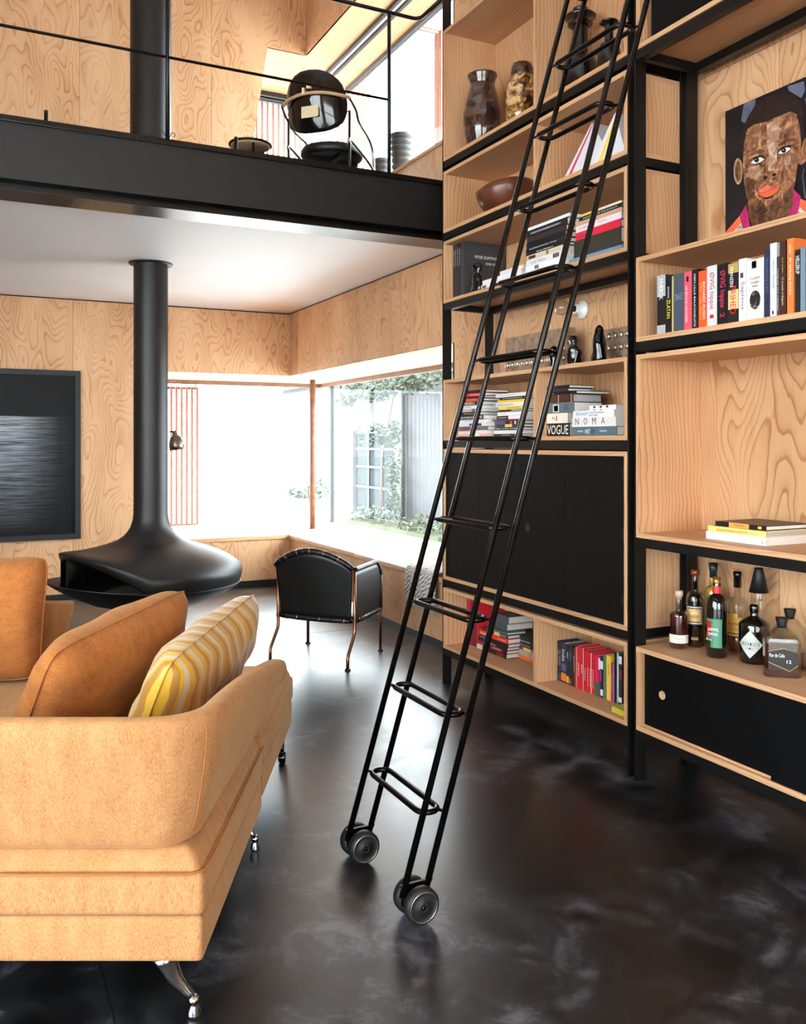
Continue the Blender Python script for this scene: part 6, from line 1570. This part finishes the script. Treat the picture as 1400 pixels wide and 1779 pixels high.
pp([(335, 830), (430, 765), (540, 745), (548, 785), (440, 805), (345, 850)], skind, 8, 'brow'); pp([(700, 700), (800, 630), (900, 615), (908, 645), (810, 665), (715, 725)], skind, 8, 'brow')
wh = colmat((222, 214, 206)); dk = colmat((18, 14, 14))
pp([(365, 905), (430, 838), (500, 822), (560, 862), (505, 918), (430, 940)], skind, 8, 'eye_socket'); pp([(690, 805), (750, 732), (830, 705), (872, 740), (810, 800), (740, 822)], skind, 8, 'eye_socket')
pp([(378, 915), (430, 862), (500, 845), (545, 868), (500, 902), (430, 924)], wh, 9, 'eye'); pp([(704, 802), (760, 742), (830, 728), (858, 745), (800, 790), (745, 806)], wh, 9, 'eye')
pp(ell(452, 878, 30, 30), dk, 10, 'iris'); pp(ell(774, 764, 30, 30), dk, 10, 'iris')
pp(ell(446, 870, 6, 6, 8), wh, 11, 'eye_glint'); pp(ell(768, 757, 6, 6, 8), wh, 11, 'eye_glint')
pp([(368, 880), (430, 840), (520, 820), (560, 856), (505, 842), (430, 858)], dk, 10, 'eyelid'); pp([(692, 780), (755, 722), (850, 695), (872, 722), (810, 722), (750, 748)], dk, 10, 'eyelid')
pp([(505, 1110), (540, 1040), (600, 1020), (680, 990), (700, 1040), (690, 1090), (600, 1120)], skin, 8, 'nose'); pp(ell(556, 1086, 28, 18, 14, -0.3), dk, 9, 'nostril'); pp(ell(660, 1052, 26, 17, 14, -0.3), dk, 9, 'nostril')
pp([(520, 930), (560, 900), (565, 990), (535, 1050)], skind, 8, 'nose_shade')
pp([(458, 1270), (540, 1192), (590, 1178), (620, 1192), (690, 1172), (730, 1182), (640, 1232), (560, 1254)], paintmat('painted_lip', (176, 74, 56), (220, 104, 76), (236, 130, 100), 20), 9, 'upper_lip')
pp([(470, 1280), (560, 1257), (640, 1236), (722, 1194), (690, 1256), (620, 1304), (540, 1320)], ora, 9, 'lower_lip')
pp([(490, 1310), (545, 1326), (625, 1308), (660, 1288), (640, 1325), (560, 1345)], dk, 8, 'lip_shade')

# ------------------------------------------------------------------ bottles
zb0 = RB[0][1]
def bottle(label, px, X, prof_glass, glass, liquid=None, liqm=None, cap=None, capm=None, lab=(), n=32, name='bottle', Y=None):
    y = onX(px, X) if Y is None else Y
    t = thing(name, label, 'bottle', (X, y, zb0), group='bottles on the low cabinet')
    c = (X, y, zb0 + 0.0005)
    part('glass', MB().lathe(prof_glass, n, c), glass, t)
    if liquid: part('liquid', MB().lathe(liquid, n, c), liqm, t)
    if cap: part('stopper', MB().lathe(cap, 24, c), capm, t)
    ac = math.atan2(-y, -X)
    for (r, z0, z1, da0, da1, mt, txts) in lab:
        lo = part('bottle_label', MB().lathe([(r, z0), (r, z1)], 14, c, ac + math.radians(da0), ac + math.radians(da1)), mt, t)
        for (tx, cc, zc_, h_, w_, da) in txts:
            a = ac + math.radians(da); nx, ny = math.cos(a), math.sin(a)
            lettering(tx, (X + (r + 0.0012) * nx, y + (r + 0.0012) * ny, zb0 + zc_), (-ny, nx, 0), (0, 0, 1), lo, colmat(cc), length=w_, height=h_, anchor='mid', off=0.0)
    return t
def bprof(r, hs, rn, hn, ht, base=0.006):      # radius, shoulder start, neck radius, neck start, total height
    pr = [(0, 0), (r - 0.006, 0), (r, base), (r, hs)]
    for k in range(1, 8):
        q = k / 7; pr.append((rn + (r - rn) * math.cos(q * math.pi / 2) ** 0.9 if q < 1 else rn, hs + (hn - hs) * math.sin(q * math.pi / 2)))
    return pr + [(rn, ht)]
def liq(r, z, hs=0.008): return [(0, hs), (r, hs), (r, z), (0, z)]
bottle('small dark bottle with cork stopper and white label at its foot', 1179, 2.818, bprof(0.041, 0.14, 0.013, 0.165, 0.215), M['bg_clear'], bprof(0.0385, 0.14, 0.012, 0.16, 0.17), M['liq_red'], [(0, 0.213), (0.012, 0.213), (0.0125, 0.225), (0.018, 0.226), (0.018, 0.234), (0.019, 0.236), (0.019, 0.25), (0, 0.251)], plain('bleached_cork', srgb(196, 168, 144), 0.7), [(0.0415, 0.026, 0.062, -75, 75, colmat((222, 220, 206)), [('·MAGNUS X·', (60, 60, 60), 0.047, 0.006, 0.04, 0), ('SLOE GIN', (140, 140, 136), 0.035, 0.004, 0.034, 0)])])
bottle('tall dark bottle with round amber ring label', 1208, 2.905, bprof(0.040, 0.205, 0.0145, 0.245, 0.315), M['bg_clear'], bprof(0.0395, 0.2, 0.012, 0.235, 0.25), M['liq_dark'], [(0, 0.30), (0.011, 0.30), (0.011, 0.315), (0.0185, 0.316), (0.0185, 0.336), (0, 0.337)], plain('copper_cap', srgb(150, 70, 50), 0.4, metal=0.5), [(0.0424, 0.10, 0.185, -60, 45, colmat((30, 26, 24)), []), (0.0427, 0.105, 0.18, -56, 38, colmat((206, 200, 190)), []), (0.043, 0.11, 0.175, -52, 34, colmat((30, 26, 24)), []), (0.0433, 0.115, 0.17, -48, 30, colmat((214, 170, 104)), [('SAL', G1, 0.155, 0.008, 0.03, -5), ('TRESINO', (120, 70, 30), 0.138, 0.010, 0.04, -5)]), (0.0427, 0.034, 0.046, -25, 15, colmat((150, 110, 60)), [])])
bottle('tall yellow liqueur bottle with black stopper at the back', 1239, 2.995, bprof(0.038, 0.22, 0.015, 0.262, 0.325), M['bg_clear'], bprof(0.0355, 0.22, 0.0135, 0.26, 0.30), M['liq_yel'], [(0, 0.30), (0.016, 0.30), (0.0165, 0.33), (0.019, 0.335), (0.0195, 0.365), (0, 0.366)], plain('blue_black_foil', srgb(24, 28, 40), 0.4))
bottle('tiny black bottle between the ring label and the green label', 1230, 2.90, bprof(0.012, 0.14, 0.008, 0.155, 0.18), M['bglass_dark'], None, None, [(0, 0.18), (0.009, 0.18), (0.009, 0.2), (0, 0.2)], M['frameblack'])
bottle('dark bottle with green and red label and gold cap', 1245, 2.84, bprof(0.043, 0.20, 0.0165, 0.262, 0.315), M['bglass_dark'], None, None, [(0, 0.312), (0.0175, 0.312), (0.0175, 0.318), (0.0165, 0.32), (0.0165, 0.336), (0, 0.337)], plain('gold_cap', srgb(196, 146, 70), 0.3, metal=0.8), [(0.0435, 0.045, 0.165, -62, 28, colmat((70, 130, 100)), [('GAMMEL', G1, 0.122, 0.012, 0.046, -18), ('DANSK', G1, 0.103, 0.012, 0.04, -18)]), (0.0438, 0.09, 0.155, -62, -28, colmat((170, 36, 34)), []), (0.0438, 0.045, 0.085, -62, -34, colmat((40, 30, 26)), [('BITTER', G1, 0.078, 0.007, 0.03, -44)]), (0.0172, 0.268, 0.298, -180, 180, colmat((206, 40, 50)), [])])
bottle('clear bottle with gold leaf label and black capsule', 1281, 2.985, bprof(0.045, 0.19, 0.014, 0.235, 0.32), M['bg_clear'], liq(0.042, 0.10), M['liq_amber'], [(0.0148, 0.278), (0.0165, 0.279), (0.0165, 0.325), (0.018, 0.327), (0.018, 0.347), (0, 0.348)], M['blackgloss'], [(0.0455, 0.075, 0.155, -60, 25, colmat((214, 160, 62)), [('Aguamiel', (40, 28, 16), 0.128, 0.012, 0.05, -18), ('tequila', (110, 76, 30), 0.105, 0.007, 0.035, -18)]), (0.0458, 0.083, 0.088, -60, 25, colmat((30, 22, 14)), []), (0.0455, 0.155, 0.172, -28, 0, colmat((224, 176, 84)), []), (0.0455, 0.155, 0.168, -52, -36, colmat((224, 176, 84)), [])])
hb = bottle('squat black apothecary bottle with pale diamond label', 1310, 2.91, [(0, 0), (0.054, 0), (0.06, 0.006), (0.06, 0.152), (0.057, 0.163), (0.045, 0.174), (0.03, 0.182), (0.019, 0.187), (0.0165, 0.193), (0.0165, 0.205)], M['bglass_dark'], None, None, [(0, 0.204), (0.0175, 0.204), (0.019, 0.21), (0.019, 0.228), (0.016, 0.236), (0, 0.237)], M['blackgloss'])
yb2 = onX(1310, 2.91); ac = math.atan2(-yb2, -2.91) - math.radians(16)
mb = MB(); v = []; NN = 10
for i in range(NN + 1):
    s_ = -1 + 2 * i / NN; a = ac + math.radians(48) * s_; hh = 0.056 * (1 - abs(s_))
    v += [(2.91 + 0.0606 * math.cos(a), yb2 + 0.0606 * math.sin(a), zb0 + 0.082 - hh), (2.91 + 0.0606 * math.cos(a), yb2 + 0.0606 * math.sin(a), zb0 + 0.082 + hh)]
mb.add(v, [(2 * i, 2 * i + 2, 2 * i + 3, 2 * i + 1) for i in range(NN)])
dl = part('bottle_label', mb, colmat((196, 200, 194)), hb)
def arc_text(tx, zc_, h_, a0, a1, r, c, par, mt):
    n_ = len(tx)
    for i, chx in enumerate(tx):
        if chx == ' ': continue
        a = a0 + (a1 - a0) * (i + 0.5) / n_
        lettering(chx, (c[0] + r * math.cos(a), c[1] + r * math.sin(a), zc_), (-math.sin(a), math.cos(a), 0), (0, 0, 1), par, mt, length=abs(a1 - a0) / n_ * r * (0.72 if chx != "'" else 0.25), height=h_ if chx != "'" else h_ * 0.3, anchor='mid', off=0.0006)
arc_text("HENDRICK'S", zb0 + 0.084, 0.013, ac - math.radians(36), ac + math.radians(36), 0.0608, (2.91, yb2), dl, colmat((34, 36, 36)))
arc_text('GIN', zb0 + 0.066, 0.008, ac - math.radians(12), ac + math.radians(12), 0.0608, (2.91, yb2), dl, colmat((50, 52, 52)))
bottle('tall clear bottle with black cone cap behind the apothecary bottle', 1318, 2.995, [(0, 0), (0.035, 0), (0.038, 0.006), (0.034, 0.12), (0.03, 0.28), (0.028, 0.30)], M['bg_clear'], liq(0.033, 0.04), M['liq_amber'], [(0.0, 0.375), (0.016, 0.375), (0.018, 0.37), (0.040, 0.272), (0.038, 0.272), (0.0, 0.30)], M['frameblack'], [(0.0322, 0.238, 0.252, -35, 30, M['bg_clear'], [('Jarraya', (30, 30, 30), 0.246, 0.014, 0.045, -5)])])
def decanter(label, px, X, w, d, hs, h, rot, liqh, text, mt_l):
    y = onX(px, X); t = thing('bottle', label, 'bottle', (X, y, zb0), rot, group='bottles on the low cabinet')
    def ring(k, z): 
        c = 0.012; return [(-w * k + c, -d * k, z), (w * k - c, -d * k, z), (w * k, -d * k + c, z), (w * k, d * k - c, z), (w * k - c, d * k, z), (-w * k + c, d * k, z), (-w * k, d * k - c, z), (-w * k, -d * k + c, z)]
    lv = [(1.0, 0.0005), (1.0, hs), (0.92, hs + 0.012), (0.55, hs + 0.04), (0.3, hs + 0.052)]
    def mk(s, lv_):
        mb = MB(); v = []
        for k, z in lv_: v += [(a * s, b * s, zz) for a, b, zz in ring(k, z)]
        mb.add(v, [(j * 8 + i, j * 8 + (i + 1) % 8, (j + 1) * 8 + (i + 1) % 8, (j + 1) * 8 + i) for j in range(len(lv_) - 1) for i in range(8)] + [tuple(range(8))[::-1], tuple(range((len(lv_) - 1) * 8, len(lv_) * 8))]); return mb
    part('glass', mk(1.0, lv), M['bg_clear'], t, local=True)
    part('liquid', mk(0.95, [(1.0, 0.006), (1.0, liqh)]), M['liq_rum'], t, local=True)
    part('neck', MB().lathe([(0.016, hs + 0.048), (0.016, h - 0.04), (0.017, h - 0.038)], 20), M['steelbright'], t, local=True)
    part('stopper', MB().lathe([(0, h - 0.038), (0.0175, h - 0.038), (0.0175, h - 0.028), (0.0235, h - 0.004), (0.0235, h), (0, h)], 24), M['frameblack'], t, local=True)
    if text:
        lo = part('bottle_label', MB().add([(-w + 0.013, -d - 0.0008, 0.03), (w - 0.013, -d - 0.0008, 0.03), (w - 0.013, -d - 0.0008, 0.1), (0.0, -d - 0.0008, 0.112), (-w + 0.013, -d - 0.0008, 0.1)], [(0, 1, 2, 3, 4)]), M['frameblack'], t, local=True)
        for pts in ([(-w + 0.012, 0.1), (0.0, 0.112), (w - 0.012, 0.1)], [(-w + 0.012, 0.058), (w * 0.35, 0.026), (w - 0.012, 0.05)]):
            part('gold_line', MB().tube([(a, -d - 0.0012, z) for a, z in pts], 0.0012, 5), colmat((206, 170, 96)), lo, local=True)
        FRt = FR[t.name]
        for tx, xx, zz, ln_, hh in (('Flor de Caña', -w + 0.016, 0.078, 0.055, 0.014), ('12', 0.012, 0.056, 0.017, 0.012)):
            og = FRt @ Vector((xx, -d - 0.001, zz)); rt = FRt.to_3x3() @ Vector((1, 0, 0))
            lettering(tx, og, rt, (0, 0, 1), lo, colmat(G1), length=ln_, height=hh)
    return t
decanter('square rum decanter with black label and black stopper', 1358, 2.835, 0.066, 0.032, 0.135, 0.225, -YAW - 0.25, 0.128, True, None)
decanter('square clear decanter with half its rum left behind the labelled one', 1372, 2.955, 0.062, 0.032, 0.15, 0.238, -YAW - 0.4, 0.075, False, None)
